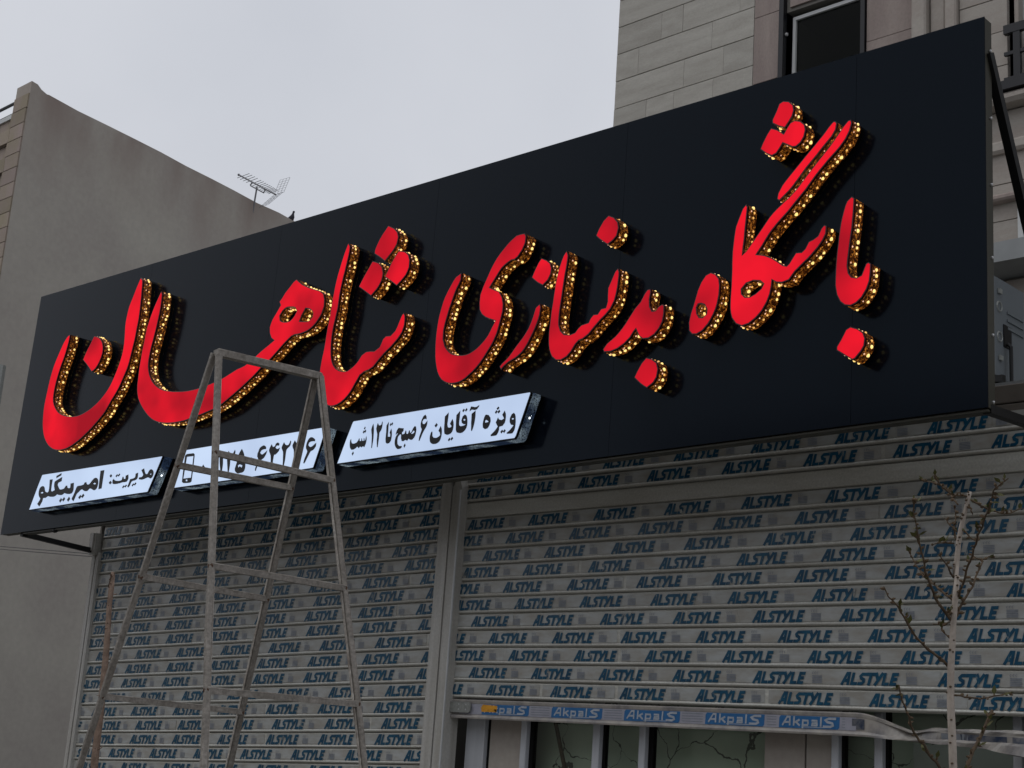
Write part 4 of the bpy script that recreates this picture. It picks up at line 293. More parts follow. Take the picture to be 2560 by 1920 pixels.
def marble():
    m = mat('green_marble', (.70, .76, .66), .3, .5, col2=(.56, .63, .54), vscale=2.0); t = m.node_tree; N = t.nodes.new; Lk = t.links.new
    b = t.nodes['Principled BSDF']; prev = b.inputs['Base Color'].links[0].from_socket
    tcn = N('ShaderNodeTexCoord'); nz_ = N('ShaderNodeTexNoise'); nz_.inputs['Scale'].default_value = 3.; nz_.inputs['Detail'].default_value = 5; Lk(tcn.outputs['Object'], nz_.inputs['Vector'])
    va = N('ShaderNodeMix'); va.data_type = 'VECTOR'; va.inputs['Factor'].default_value = .28
    Lk(tcn.outputs['Object'], va.inputs['A']); Lk(nz_.outputs['Color'], va.inputs['B'])
    vo = N('ShaderNodeTexVoronoi'); vo.feature = 'DISTANCE_TO_EDGE'; vo.inputs['Scale'].default_value = 4.6; Lk(va.outputs['Result'], vo.inputs['Vector'])
    n2 = N('ShaderNodeTexNoise'); n2.inputs['Scale'].default_value = 5; Lk(tcn.outputs['Object'], n2.inputs['Vector'])
    wd = N('ShaderNodeMapRange'); wd.inputs[1].default_value = .4; wd.inputs[2].default_value = .65; wd.inputs[3].default_value = .003; wd.inputs[4].default_value = .020; Lk(n2.outputs['Fac'], wd.inputs[0])
    lt = N('ShaderNodeMath'); lt.operation = 'LESS_THAN'; Lk(vo.outputs['Distance'], lt.inputs[0]); Lk(wd.outputs[0], lt.inputs[1])
    mm = N('ShaderNodeMix'); mm.data_type = 'RGBA'; mm.inputs['B'].default_value = (.12, .13, .115, 1); Lk(lt.outputs[0], mm.inputs['Factor']); Lk(prev, mm.inputs['A'])
    Lk(mm.outputs['Result'], b.inputs['Base Color']); return m
M['marble'] = marble()

def weather_top(m, ztop, depth, other):
    t = m.node_tree; b = t.nodes['Principled BSDF']; src = b.inputs['Base Color'].links[0].from_socket; N = t.nodes.new; Lk = t.links.new
    tcn = N('ShaderNodeTexCoord'); sp = N('ShaderNodeSeparateXYZ'); Lk(tcn.outputs['Object'], sp.inputs[0])
    mr = N('ShaderNodeMapRange'); mr.inputs[1].default_value = ztop-depth; mr.inputs[2].default_value = ztop; Lk(sp.outputs['Z'], mr.inputs[0])
    mp = N('ShaderNodeMapping'); mp.inputs['Scale'].default_value = (1, 1, .3); Lk(tcn.outputs['Object'], mp.inputs[0])
    n1 = N('ShaderNodeTexNoise'); n1.inputs['Scale'].default_value = .9; n1.inputs['Detail'].default_value = 7; Lk(mp.outputs[0], n1.inputs['Vector'])
    n2 = N('ShaderNodeMapRange'); n2.inputs[1].default_value = .38; n2.inputs[2].default_value = .62; n2.inputs[3].default_value = .15; Lk(n1.outputs['Fac'], n2.inputs[0])
    ml = N('ShaderNodeMath'); ml.operation = 'MULTIPLY'; Lk(mr.outputs[0], ml.inputs[0]); Lk(n2.outputs[0], ml.inputs[1])
    mm = N('ShaderNodeMix'); mm.data_type = 'RGBA'; mm.inputs['B'].default_value = (*other, 1); Lk(src, mm.inputs['A']); Lk(ml.outputs[0], mm.inputs['Factor']); Lk(mm.outputs['Result'], b.inputs['Base Color'])
weather_top(M['cream'], 14.7, 2.2, (.29, .235, .205))

# ---------------------------------------------------------------- ground and street
tag(MB().add([(-400, -400, 0), (400, -400, 0), (400, 400, 0), (-400, 400, 0)], [(0, 1, 2, 3)]).build('ground', M['asphalt']), kind='structure')
tag(MB().box(-60, 40, -1.2, 8, .004, .13).build('pavement', M['paving']), kind='structure')
tag(MB().box(-60, 40, -1.36, -1.2, .002, .15).build('kerb', M['concrete']), kind='structure')

# ---------------------------------------------------------------- far left building (cream side wall)
FL = empty('apartment_building', (-28.1, 16, 0), 'cream plastered building at far left with a blank side wall and rooftop railing', 'building')
CXY = Vector((-27.8, 13.316)); HD = Vector((-.2029, .9792)); EN = CXY+HD*34
WN = Vector((HD.y, -HD.x))
def wallbox(mb, p, q, th, z0, z1, m=0, zt2=None):
    a, b = Vector(p), Vector(q); n_ = Vector((-th, 0))
    V = [(a.x, a.y, z0), (b.x, b.y, z0), (b.x+n_.x, b.y+n_.y, z0), (a.x+n_.x, a.y+n_.y, z0),
         (a.x, a.y, z1), (b.x, b.y, zt2 or z1), (b.x+n_.x, b.y+n_.y, zt2 or z1), (a.x+n_.x, a.y+n_.y, z1)]
    return mb.add(V, [(0, 1, 2, 3)[::-1], (4, 5, 6, 7), (0, 1, 5, 4), (1, 2, 6, 5), (2, 3, 7, 6), (3, 0, 4, 7)], m)
b = MB()
# side wall with a slightly ragged parapet
q0 = CXY+HD*.47; segs = 40
for i in range(segs):
    a = q0+HD*(33.5*i/segs); c = q0+HD*(33.5*(i+1)/segs)
    wallbox(b, a, c, .4, 0, 14.66+noise.noise(Vector((i*1.3, 0, 0)))*.06, 0, 14.66+noise.noise(Vector(((i+1)*1.3, 0, 0)))*.06)
wl = b.build('side_wall', M['cream'], FL); wl.matrix_parent_inverse = FL.matrix_world.inverted() if False else Matrix.Translation((28.1, -16, 0))
PINV_FL = Matrix.Translation((28.1, -16, 0))
def addto(o, pinv): o.matrix_parent_inverse = pinv; return o
b = MB(); p2 = CXY
prof = [(0, 14.77), (.16, 14.76), (.27, 14.69), (.36, 14.665), (.42, 14.65), (.47, 14.65)]
for (s0, za), (s1, zb) in zip(prof[:-1], prof[1:]): wallbox(b, CXY+HD*s0, CXY+HD*s1, .62, 0, za, 0, zb)
addto(b.build('corner_pier', M['cream'], FL), PINV_FL)

addto(MB().box(-45, -28.4, 13.42, 14.0, 0, 14.1).build('front_wall', M['brick_tan'], FL), PINV_FL)
tile = MB().bbox(0, 1, 0, .03, 0, .321, .004).build('stone_block', M['brick_tan'], FL); tile['kind'] = 'piece' if False else tile.get('kind', 'x'); del tile['kind']
addto(tile, PINV_FL); tile.location = (-28.40, 13.285, 14.17); tile.scale = (.59, 1, 1)
z = 13.837; row = 0
while z > 7:
    x = -27.81
    first = True
    while x > -30.2:
        L = .62 if (row % 2 == 0) else .95
        if first and row % 2: L = .58
        first = False
        t_ = inst(tile, (x-L, 13.285 if x > -28.39 else 13.375, z), FL); t_.scale = (L-.012, 1 if x > -28.39 else 1.4, 1); x -= L
    z -= .333; row += 1
addto(MB().box(-45, -28.41, 13.33, 14.02, 14.1, 14.2).build('coping', M['white_frame'], FL), PINV_FL)
for zz in (14.60, 14.33): addto(MB().tube([(-45, 13.5, zz), (-28.35, 13.5, zz)], .035).build('handrail', M['black'], FL), PINV_FL)
wn = addto(MB().box(-31, -28.62, 13.30, 13.36, 9.3, 11.95).build('window', M['white_frame'], FL), PINV_FL)
g_ = MB().box(-30.9, -28.70, 13.28, 13.30, 9.4, 11.85).build('pane', M['darkroom'], wn)
for zz in (12.02, 12.2): addto(MB().tube([(-33, 13.1, zz), (-28.5, 13.1, zz)], .025).build('window_rail', M['black'], FL), PINV_FL)

# ---------------------------------------------------------------- rooftop aerial
A = empty('tv_aerial', (-29.25, 20.25, 14.6), 'television aerial with a mesh reflector on a short mast above the cream wall', 'antenna')
def loc(mb, o0, name, m_, parent, **k): return mb.build(name, m_, parent, **k)
o0 = Vector((-29.25, 20.25, 14.6))
def rl(p): return tuple(Vector(p)-o0)
B0, B1 = Vector((-30.06, 20.25, 15.55)), Vector((-28.38, 20.25, 14.64)); bd = (B1-B0).normalized()
MB().tube([rl((-29.26, 20.25, 14.3)), rl((-29.2, 20.25, 15.02))], .022).build('mast', M['ant'], A)
MB().tube([rl(B0), rl(B1)], .02).blob(rl(B0), .035).build('boom', M['ant'], A)
MB().tube([rl(B0.lerp(B1, .37)+Vector((0, 0, 0))), rl(B0.lerp(B1, .36)+Vector((-.03, 0, -.1))), rl(B0.lerp(B1, .72)+Vector((-.03, 0, -.1))), rl(B0.lerp(B1, .73))], .016).build('boom_brace', M['ant'], A)
el = Vector((.33, .6, .42)).normalized()
for i, t_ in enumerate((.08, .16, .24, .32, .42, .49, .56, .62, .68, .73, .78, .82, .86, .9)):
    c = B0.lerp(B1, t_); L = .22-.004*i
    MB().tube([rl(c-el*L*.55), rl(c+el*L)], .008, n=5).build('director', M['ant'], A)
for sgn in (1, -1):
    up = (Vector((-.02, .2, .62)) if sgn > 0 else Vector((-.50, -.2, -.42)))
    sd_ = Vector((.26, .4, .22)) if sgn > 0 else Vector((.18, .4, .26)); g2 = MB()
    up = up*.72; sd_ = sd_*.75
    for k in range(7): c = B1+up*(k/6); g2.tube([rl(c-sd_*.1), rl(c+sd_*.55)], .0035, n=4)
    for k in range(4): c = B1+sd_*(-.1+.65*k/3); g2.tube([rl(c), rl(c+up)], .004, n=4)
    g2.build('reflector', M['ant'], A)

# ---------------------------------------------------------------- pigeon
P = empty('pigeon', (-29.72, 21.77, 14.66), 'dark pigeon perched on the edge of the cream wall below the aerial', 'bird')
V = [(0, 0, 0), (-.16, 0, -.11), (-.06, 0, -.02), (.02, 0, .06), (.075, 0, .16), (.085, 0, .235), (.09, 0, .29), (.125, 0, .285)]
bm = MB(); bm.tube([(-.24, 0, -.05), (-.17, 0, -.01), (-.09, 0, .05), (0, 0, .10), (.06, 0, .16), (.075, 0, .215), (.085, 0, .255), (.10, 0, .285), (.125, 0, .288)],
        [.012, .035, .065, .082, .06, .034, .026, .032, .012], n=10)
bm.build('body', M['pigeon'], P, smooth=True)
MB().tube([(.118, 0, .288), (.15, 0, .278)], [.009, .002], n=6).build('beak', M['ant'], P)
for s_ in (-.02, .02): MB().tube([(0, s_, .04), (.005, s_, -.07)], .006, n=5).build('leg', M['rust'], P)
for s_ in (-1, 1): MB().tube([(-.22, s_*.03, -.02), (-.1, s_*.06, .04), (.01, s_*.07, .1)], [.008, .03, .02], n=8).build('wing', M['pigeon'], P, smooth=True)

# ---------------------------------------------------------------- tall stone building behind the shop
TB = empty('stone_building', (-9, 13.9, 0), 'tall stone-clad building rising behind the right half of the sign', 'building')
PT = Matrix.Translation((9, -13.9, 0))
def tb(mb, name, m_, **k): return addto(mb.build(name, m_, TB, **k), PT)
Y0 = 13.824
tb(MB().box(-11.95, -9.3, Y0+.05, 24, 0, 17), 'wall', M['joint'])
tb(MB().box(-8.22, -6.40, Y0+.05, 24, 0, 17), 'wall', M['joint'])
tb(MB().box(-9.3, -8.22, Y0+.05, 24, 10.66, 17), 'wall', M['joint'])
tb(MB().box(-9.3, -8.22, Y0+.05, 24, 0, 7.6), 'wall', M['joint'])
tb(MB().box(-6.40, 4, Y0+.05, 24, 0, 8.62), 'wall', M['joint'])
tb(MB().box(-4.2, 4, Y0+.05, 24, 8.9, 17), 'wall', M['joint'])
tb(MB().box(-6.40, -4.2, Y0+.05, 24, 12.3, 17), 'wall', M['joint'])
tb(MB().box(-9.3, -8.22, 15.5, 24, 7.6, 10.66), 'back_room', M['darkroom'])
tb(MB().box(-6.40, -4.2, 15.5, 24, 8.62, 12.3), 'back_room', M['darkroom'])
st = {}
for k_ in ('stone', 'pink', 'beige'):
    st[k_] = tb(MB().bbox(0, 1, 0, .05, 0, 1, .004), 'stone_tile', M[k_])
used = set()
def put(k_, x0, x1, z0, z1, y=Y0, gap=.008, vg=.008):
    o = st[k_]
    if k_ in used: o = inst(o, (0, 0, 0), TB)
    used.add(k_)
    y += rnd.uniform(-.0015, .0015); o.location = (x0+vg/2, y, z0+gap/2); o.scale = (x1-x0-vg, 1, z1-z0-gap)
def rowtiles(k_, x0, x1, z0, z1, lens, y=Y0, gap=.008):
    x = x0; i = 0
    while x < x1-.02:
        L = lens[i % len(lens)]; i += 1; e = min(x+L, x1)
        if x1-e < .2: e = x1
        put(k_, x, e, z0, z1, y, gap, .002); x = e
z = 8.07; i = 0
LN = [(1.15, .62, 1.0), (.38, 1.2, .8), (.75, .35, .9, .7), (1.5, .8), (.55, .45, .62, .9)]
while z < 15:
    rowtiles('stone', -11.97, -9.75, z, z+.40, LN[i % 5], gap=.009); z += .40; i += 1
z = 8.0
while z < 15: rowtiles('pink', -9.745, -9.37, z, z+.9, (1,), gap=.005); z += .9
z = 10.70
while z < 15: rowtiles('pink', -9.24, -8.27, z, z+.8, (.6, .6), Y0+.02, gap=.005); z += .8
z = 8.3
while z < 15: rowtiles('pink', -8.17, -7.56, z, z+.8, (1,), gap=.005); z += .8
tb(MB().bbox(-7.55, -7.37, Y0-.10, Y0+.05, 8.4, 15, .02), 'pilaster', M['beige'])
tb(MB().bbox(-7.36, -7.17, Y0-.02, Y0+.05, 8.4, 15, .02), 'pilaster', M['beige'])
tb(MB().bbox(-7.16, -7.02, Y0-.07, Y0+.05, 8.4, 15, .02), 'pilaster', M['beige'])
z = 8.72; i = 0
while z < 15:
    rowtiles('beige', -7.01, -6.46, z, z+.405, (.9,)); z += .405
z = 6.95
while z < 8.5: rowtiles('beige', -7.3, -3.2, z, z+.41, (1.1, .8)); z += .41
z = 4.3
while z < 6.7: rowtiles('beige', -7.3, -3.2, z, z+.4, (.7, .9)); z += .4
# window 1 with white frame, between black steel uprights
W1 = empty('x', (0, 0, 0), 'x', 'x'); bpy.data.objects.remove(W1)
W1 = tb(MB().box(-9.245, -9.205, Y0+.10, Y0+.16, 7.65, 10.60).box(-8.30, -8.26, Y0+.10, Y0+.16, 7.65, 10.60).box(-9.205, -8.30, Y0+.10, Y0+.16, 10.555, 10.60), 'window_frame', M['white_frame'])
MB().box(-9.20, -8.305, Y0+.13, Y0+.138, 7.7, 10.55).build('pane', M['glass_dark'], W1)
MB().box(-9.02, -8.72, Y0+.45, Y0+.8, 7.7, 9.28).build('reflection_box', M['white_frame'], W1)  # pale box stands in for a faint reflection in the pane
for x0, x1 in ((-9.365, -9.30), (-8.235, -8.18)): tb(MB().box(x0, x1, Y0-.03, Y0+.20, 7.7, 15), 'steel_upright', M['black'])
for zz in (10.35, 12.1): tb(MB().blob((-9.28, Y0+.02, zz), .025), 'bolt', M['zinc'])
# window 2 behind a black railing
W2 = tb(MB().box(-6.355, -6.18, Y0+.16, Y0+.26, 8.7, 12.3).box(-4.45, -4.3, Y0+.16, Y0+.26, 8.7, 12.3), 'window_frame', M['white_frame'])
MB().box(-6.18, -4.45, Y0+.2, Y0+.21, 8.7, 12.3).build('pane', M['glass'], W2)
MB().box(-6.185, -4.5, Y0+.25, Y0+.26, 8.7, 12.3).build('pale_sheet', M['white_frame'], W2)  # pale sheet close behind the pane gives the glass its light look
tb(MB().box(-6.455, -6.355, Y0+.05, Y0+.35, 8.7, 12.3), 'reveal', M['beige'])
tb(MB().box(-6.46, -4.2, Y0-.10, Y0-.04, 9.43, 9.53), 'rail_top', M['black'])
tb(MB().box(-6.46, -4.2, Y0-.09, Y0-.05, 9.18, 9.22), 'rail_middle', M['black'])
tb(MB().box(-6.46, -4.2, Y0-.10, Y0-.04, 8.84, 8.92), 'rail_bottom', M['black'])
for x0 in (-6.355, -5.8, -5.3, -4.8): tb(MB().box(x0, x0+.075, Y0-.095, Y0-.045, 8.90, 9.45), 'rail_post', M['black'])
tb(MB().box(-6.80, -3, Y0-.22, Y0+.3, 8.73, 8.83), 'steel_ledge', M['black'])
tb(MB().bbox(-6.80, -3, Y0-.20, Y0+.06, 8.60, 8.72, .04), 'cornice', M['beige'])
tb(MB().bbox(-6.95, -3, Y0-.07, Y0+.05, 8.10, 8.24, .03), 'cornice', M['beige'])
tb(MB().bbox(-7.1, -3, Y0-.12, Y0+.05, 7.55, 7.62, .02), 'cornice', M['pink'])
W3 = tb(MB().box(-6.36, -6.24, Y0-.045, Y0+.03, 6.95, 7.5), 'window_frame', M['white_frame'])
MB().box(-6.235, -5.4, Y0-.03, Y0-.02, 6.95, 7.5).build('pane', M['glass_dark'], W3)
tb(MB().box(-7.3, -3, Y0-.5, Y0+.06, 6.73, 6.94), 'concrete_ledge', M['concrete'])

# ---------------------------------------------------------------- shop front
SB = empty('shop_building', (-6, 6.6, 0), 'low flat-roofed shop building behind the big black sign', 'building')
PS = Matrix.Translation((6, -6.6, 0))
def sb(mb, name, m_, **k): return addto(mb.build(name, m_, SB, **k), PS)
FY = 5.76
sb(MB().box(-9.80, 1, FY+.30, FY+.5, 3.10, 3.26), 'fascia', M['plaster'])
for i, (z0, z1) in enumerate(((3.10, 3.18), (3.185, 3.265))): sb(MB().bbox(-9.78, 1, FY+.0, FY+.03, z0, z1, .004), 'fascia_board', M['brown'])
sb(MB().box(-9.82, 1, FY+.032, 11.5, 3.27, 3.285), 'roof', M['concrete'])
sb(MB().box(-9.82, -9.80, FY+.02, 11.5, .13, 3.26), 'side_wall', M['plaster'])
sb(MB().box(-9.80, 1, 11.3, 11.5, .13, 3.26), 'rear_wall', M['plaster'])
sb(MB().box(-2.45, 1, FY-.05, FY+.25, .13, 3.10), 'pier', M['stone'])
sb(MB().box(-5.90, -2.46, 6.02, 6.12, .13, 3.05), 'inner_wall', M['marble'])

# guide rails
def rail_thing(label, x0t, x1t, x0b, x1b, zt, y0, y1):
    o = empty('guide_rail', ((x0b+x1b)/2, y1, .13), label, 'shutter rail')
    pi = Matrix.Translation((-(x0b+x1b)/2, -y1, -.13))
    mid_t = x0t+(x1t-x0t)*.52; mid_b = x0b+(x1b-x0b)*.52
    for k, (a, b_, c, d, yy) in enumerate(((x0t, mid_t-.004, x0b, mid_b-.004, y0), (mid_t+.004, x1t, mid_b+.004, x1b, y0+.004))):
        V = [(c, yy, .13), (d, yy, .13), (d, y1, .13), (c, y1, .13), (a, yy, zt-.05), (b_, yy, zt-.05), (b_, y1, zt), (a, y1, zt)]
        m1 = a+.012 if k == 0 else a+.02; m2 = b_-.012 if k == 0 else b_-.02
        V += [(m1, yy, zt), (m2, yy, zt)]
        mb = MB().add(V, [(0, 1, 5, 9, 8, 4), (1, 2, 6, 5), (2, 3, 7, 6), (3, 0, 4, 7), (4, 8, 7), (8, 9, 6, 7), (9, 5, 6), (3, 2, 1, 0)])
        addto(mb.build('channel', M['rail'], o), pi)
    e = MB().beam((x0t+.006, y0-.004, zt-.06), (x0b+.006, y0-.004, .15), .008, .008).beam((x1t-.006, y0-.001, zt-.06), (x1b-.006, y0-.001, .15), .008, .008)
    addto(e.build('edge_strip', M['railw'], o), pi)
    return o
rail_thing('pale vertical guide rail between the two roller shutters', -6.078, -5.915, -6.078, -5.912, 3.10, FY-.055, FY+.05)
rail_thing('narrow pale guide rail at the left edge of the left shutter', -9.80, -9.715, -9.80, -9.715, 2.86, FY-.03, FY+.05)
tag(MB().box(-9.83, -9.75, FY-.05, FY+.03, 2.84, 3.00).box(-9.80, -9.77, FY-.06, FY-.03, 2.87, 3.0).build('junction_box', M['rail']), 'small metal box at the top of the left guide rail', 'box')

# brand print strokes
def stroke(mb, pts, t_, ox, oz, s, sh, y, m=1, zy=None):
    pts = [Vector(p) for p in pts]; L = []; Rr = []
    for i, p in enumerate(pts):
        d0 = (p-pts[i-1]).normalized() if i else (pts[1]-p).normalized()
        d1 = (pts[i+1]-p).normalized() if i < len(pts)-1 else d0
        n0 = Vector((-d0.y, d0.x)); n1 = Vector((-d1.y, d1.x)); n_ = (n0+n1)
        n_ = n_/max(.35, n_.length_squared)*2 if n_.length > .2 else n0
        q = p
        if i == 0: q = p-d1*t_*.3
        if i == len(pts)-1: q = p+d0*t_*.3
        L.append(q+n_*t_*.5); Rr.append(q-n_*t_*.5)
    mb.k = getattr(mb, 'k', 0)+1; y -= .00012*(mb.k % 12)
    V = [(ox+(p.x+p.y*sh)*s, y, oz+p.y*s) for p in L+Rr]; n = len(L)
    mb.add(V, [(i, n+i, n+i+1, i+1) for i in range(n-1)], m)
GL = {'A': ([[(.04, 0), (.36, .98), (.56, .98), (.58, 0)], [(.2, .34), (.55, .34)]], .72), 'L': ([[(.12, .98), (.10, .06), (.52, .06)]], .60),
      'S': ([[(.56, .92), (.24, .92), (.10, .74), (.18, .56), (.42, .44), (.46, .22), (.34, .07), (.02, .07)]], .60),
      'T': ([[(0, .92), (.62, .92)], [(.32, .9), (.26, 0)]], .60), 'Y': ([[(.06, .98), (.28, .50)], [(.62, .98), (.14, 0)]], .64),
      'E': ([[(.54, .93), (.14, .93), (.08, .06), (.48, .06)], [(.11, .50), (.46, .50)]], .62),
      'k': ([[(.06, 1.0), (.06, 0)], [(.44, .66), (.12, .34)], [(.2, .42), (.48, 0)]], .56),
      'p': ([[(.06, .66), (.06, -.28)], [(.06, .60), (.42, .60), (.46, .32), (.42, .06), (.06, .06)]], .58),
      'a': ([[(.06, .62), (.40, .62), (.44, .04)], [(.42, .34), (.1, .30), (.08, .06), (.42, .05)]], .56),
      'l': ([[(.06, 1.0), (.06, 0)]], .24), 'c': ([[(.3, 1), (.1, .9), (.0, .5), (.1, .1), (.3, 0)]], .4)}
def word(mb, txt, x, z, h, y, m=1, sh=.22, thick=.19, squeeze=1.0, drop=None):
    cx_ = 0
    for i, ch in enumerate(txt):
        sts, wd = GL[ch]
        if not (drop and i in drop):
            for sgs in sts: stroke(mb, [((cx_+px*squeeze), pz) for px, pz in sgs], thick*(1.0 if len(sgs) > 2 else 1.08), x, z, h, sh, y, m)
        cx_ += wd*squeeze+.10*squeeze
    return cx_*h
WLEN = 0
def zl_left(i, X):
    zz = ZL[i]; sl = .012+max(0, (3.05-zz))*.0185; return zz+(X+8.7)*sl
def slat(parent, pinv, zf, x0, x1, y, words, wpitch, wh, ww, blank=False, lab=None, rowid=0):
    """zf(k, X): lower (k=0) and upper (k=1) line of the slat"""
    prof = [(.014, 0.0), (.006, .045), (-.0035, .075), (-.0065, .13), (-.0035, .205), (0, .235), (-.0012, .42), (-.0015, .65), (0, .93), (.004, .965), (.010, 1.0)]
    if blank: prof = [(.010, 0.0), (.002, .03), (-.002, .06), (-.003, .5), (-.002, .92), (.002, .965), (.010, 1.0)]
    mb = MB(); n = len(prof); nx = 9
    xs = [x0+(x1-x0)*k/(nx-1) for k in range(nx)]
    V = []
    for X in xs:
        a, b_ = zf(0, X), zf(1, X); wv = noise.noise(Vector((X*1.1, rowid*3.7, 0)))*.0022
        V += [(X, y+py+wv, a+(b_-a)*pz) for py, pz in prof]
    mb.add(V, [(k*n+j, (k+1)*n+j, (k+1)*n+j+1, k*n+j+1) for k in range(nx-1) for j in range(n-1)])
    o = addto(mb.build('slat', M['slat'], parent), pinv)
    if blank: return o
    pm = MB(); x = words
    while x > x0: x -= wpitch
    yy = y-.0052
    def zat(X, f): a, b_ = zf(0, X), zf(1, X); return a+(b_-a)*f
    r2 = random.Random(rowid*17+5)
    # film strip in irregular lengths
    X = x0+.004
    while X < x1-.01:
        L = r2.uniform(.25, .9); e = min(X+L, x1-.004)
        pm.add([(X, y-.0030, zat(X, .255)), (e, y-.0030, zat(e, .255)), (e, y-.0030, zat(e, .915)), (X, y-.0030, zat(X, .915))], [(0, 1, 2, 3)], 0); X = e+r2.choice((0.0, .004, .02))
    while x < x1-.02:
        tmp = MB(); h0 = wh
        drop = None
        if r2.random() < .006: drop = {r2.randrange(2, 6)}
        word(tmp, 'ALSTYLE', 0, 0, h0, 0, 1, .24, .285, ww/(h0*5.26), drop)
        vv = []; keepf = []
        for v in tmp.v:
            X = x+v[0]; a = zat(X, 0); p_ = zat(X, 1)-a; vv.append((X, yy+v[1], a+p_*.265+v[2]))
        for f in tmp.f:
            if all(x0+.003 < vv[i][0] < x1-.003 for i in f): keepf.append(f)
        pm.add(vv, keepf, 1)
        # pale flakes where the print has peeled
        if r2.random() < .28:
            fx = x+r2.uniform(.05, .2); fz = r2.uniform(.28, .5); s_ = r2.uniform(.004, .010)
            if x0+.02 < fx < x1-.02:
                pts = [(fx+s_*math.cos(t)*r2.uniform(.5, 1.2), yy-.0006, zat(fx, fz)+s_*1.2*math.sin(t)*r2.uniform(.5, 1.3)) for t in [k*math.pi/3 for k in range(6)]]
                pm.add(pts, [(0, 1, 2, 3, 4, 5)], 3)
        # conformity mark and small print block
        bx = x+ww*1.10
        if x0 < bx and bx+.06 < x1:
            for k in range(3): stroke(pm, [(bx+k*.012+.006, zat(bx, .83)), (bx+k*.012, zat(bx, .77)), (bx+k*.012+.004, zat(bx, .70))], .0022, 0, 0, 1, 0, yy, 2)
            for k in range(5):
                a = .30+k*.075; pm.add([(bx, yy, zat(bx, a)), (bx+.050, yy, zat(bx, a)), (bx+.050, yy, zat(bx, a+.052)), (bx, yy, zat(bx, a+.052))], [(0, 1, 2, 3)], 2)
        x += wpitch
    p = pm.build('printing', [M['film'], M['blue'], M['stamp'], M['slat']], o); p.matrix_parent_inverse = Matrix()
    return o

# right shutter, raised
RX0, RX1 = -5.935, -2.44
RS = empty('roller_shutter', (-4.2, FY, 1.79), 'right roller shutter, wider and half raised with a bent bottom bar', 'roller shutter')
PR = Matrix.Translation((4.2, -FY, -1.79))
RZ = [1.896, 1.985, 2.077, 2.168, 2.260, 2.350, 2.440, 2.529, 2.617, 2.707, 2.797, 2.885, 2.974, 3.065, 3.155]
RW = {0: -5.656, 1: -5.797, 2: -5.509, 3: -5.666, 4: -5.808, 5: -5.490, 6: -5.584, 7: -5.445, 8: -5.758, 9: -5.589, 10: -5.889, 12: -5.548, 13: -5.843}
for i in range(14):
    slat(RS, PR, (lambda k, X, i=i: RZ[i+k]), RX0, RX1, FY, RW.get(i, 0)-.0, .4605, .0470, .284, blank=(i == 11), rowid=i)
addto(MB().box(RX0, RX1, FY+.014, FY+.02, 1.90, 3.16).build('backing', M['groove'], RS), PR)
# bottom bar: straight part, then buckled part
def barprofile(X):
    """list of (y, z) down the front of the bar"""
    t_ = max(0., min(1., (X+3.42)/.28)); t_ = t_*t_*(3-2*t_)
    u = max(0., min(1., (X+3.13)/.5)); 
    zb = 1.790-.030*u-.018*max(0, X+2.9)/.5*1.5; zt = 1.890
    P_ = [(0, zt), (-.004, zt-.006), (-.002, zt-.018), (0, zt-.022), (0, zt-.078), (-.007, zt-.083), (-.012, zt-.092), (-.010, zb), (.016, zb), (.016, zb+.02)]
    sag = .052*t_
    bulge = math.exp(-((X+3.18)/.10)**2)
    Q_ = []
    for j, (y_, z_) in enumerate(P_):
        f = 1-abs(z_-zb)/.1; f = max(0, min(1, f)); s_ = sag*(1-f*.55)+.012*bulge*(1-f)
        yy = y_+t_*(.030*(1-f)*math.sin((X+3.42)*9)+.012*(1-f))+bulge*.022*(1 if 2 < j < 5 else 0)
        cr_ = noise.noise(Vector((X*16, j*.8, 3)))*.010*t_; yy += cr_
        Q_.append((yy, z_+noise.noise(Vector((X*9, j*.6, 8)))*.008*t_-s_*(1 if j < 5 else .45)))
    return Q_
mb = MB(); xs = [RX0+k*.25 for k in range(10)]+[-3.46+.02*k for k in range(52)]; xs = sorted(set([x for x in xs if x < RX1]+[RX1])); V = []; n = 10
for X in xs: V += [(X, FY+y_-.002, z_) for y_, z_ in barprofile(X)]
mb.add(V, [(k*n+j, (k+1)*n+j, (k+1)*n+j+1, k*n+j+1)[::-1] for k in range(len(xs)-1) for j in range(n-1)])
bar = addto(mb.build('bottom_bar', M['bent'], RS, smooth=False), PR)
bp_ = MB(); y_ = FY-.0035
XB = [-5.684, -5.184, -4.706, -4.218, -3.812]; BW = [.345, .340, .342, .330, .312]
def bz(X, f): return 1.868-.056*(1-f)
pts_bg = (RX0+.08, -3.42)
bp_.add([(pts_bg[0], y_, 1.813), (pts_bg[1], y_, 1.813), (pts_bg[1], y_, 1.868), (pts_bg[0], y_, 1.868)], [(0, 1, 2, 3)], 0)
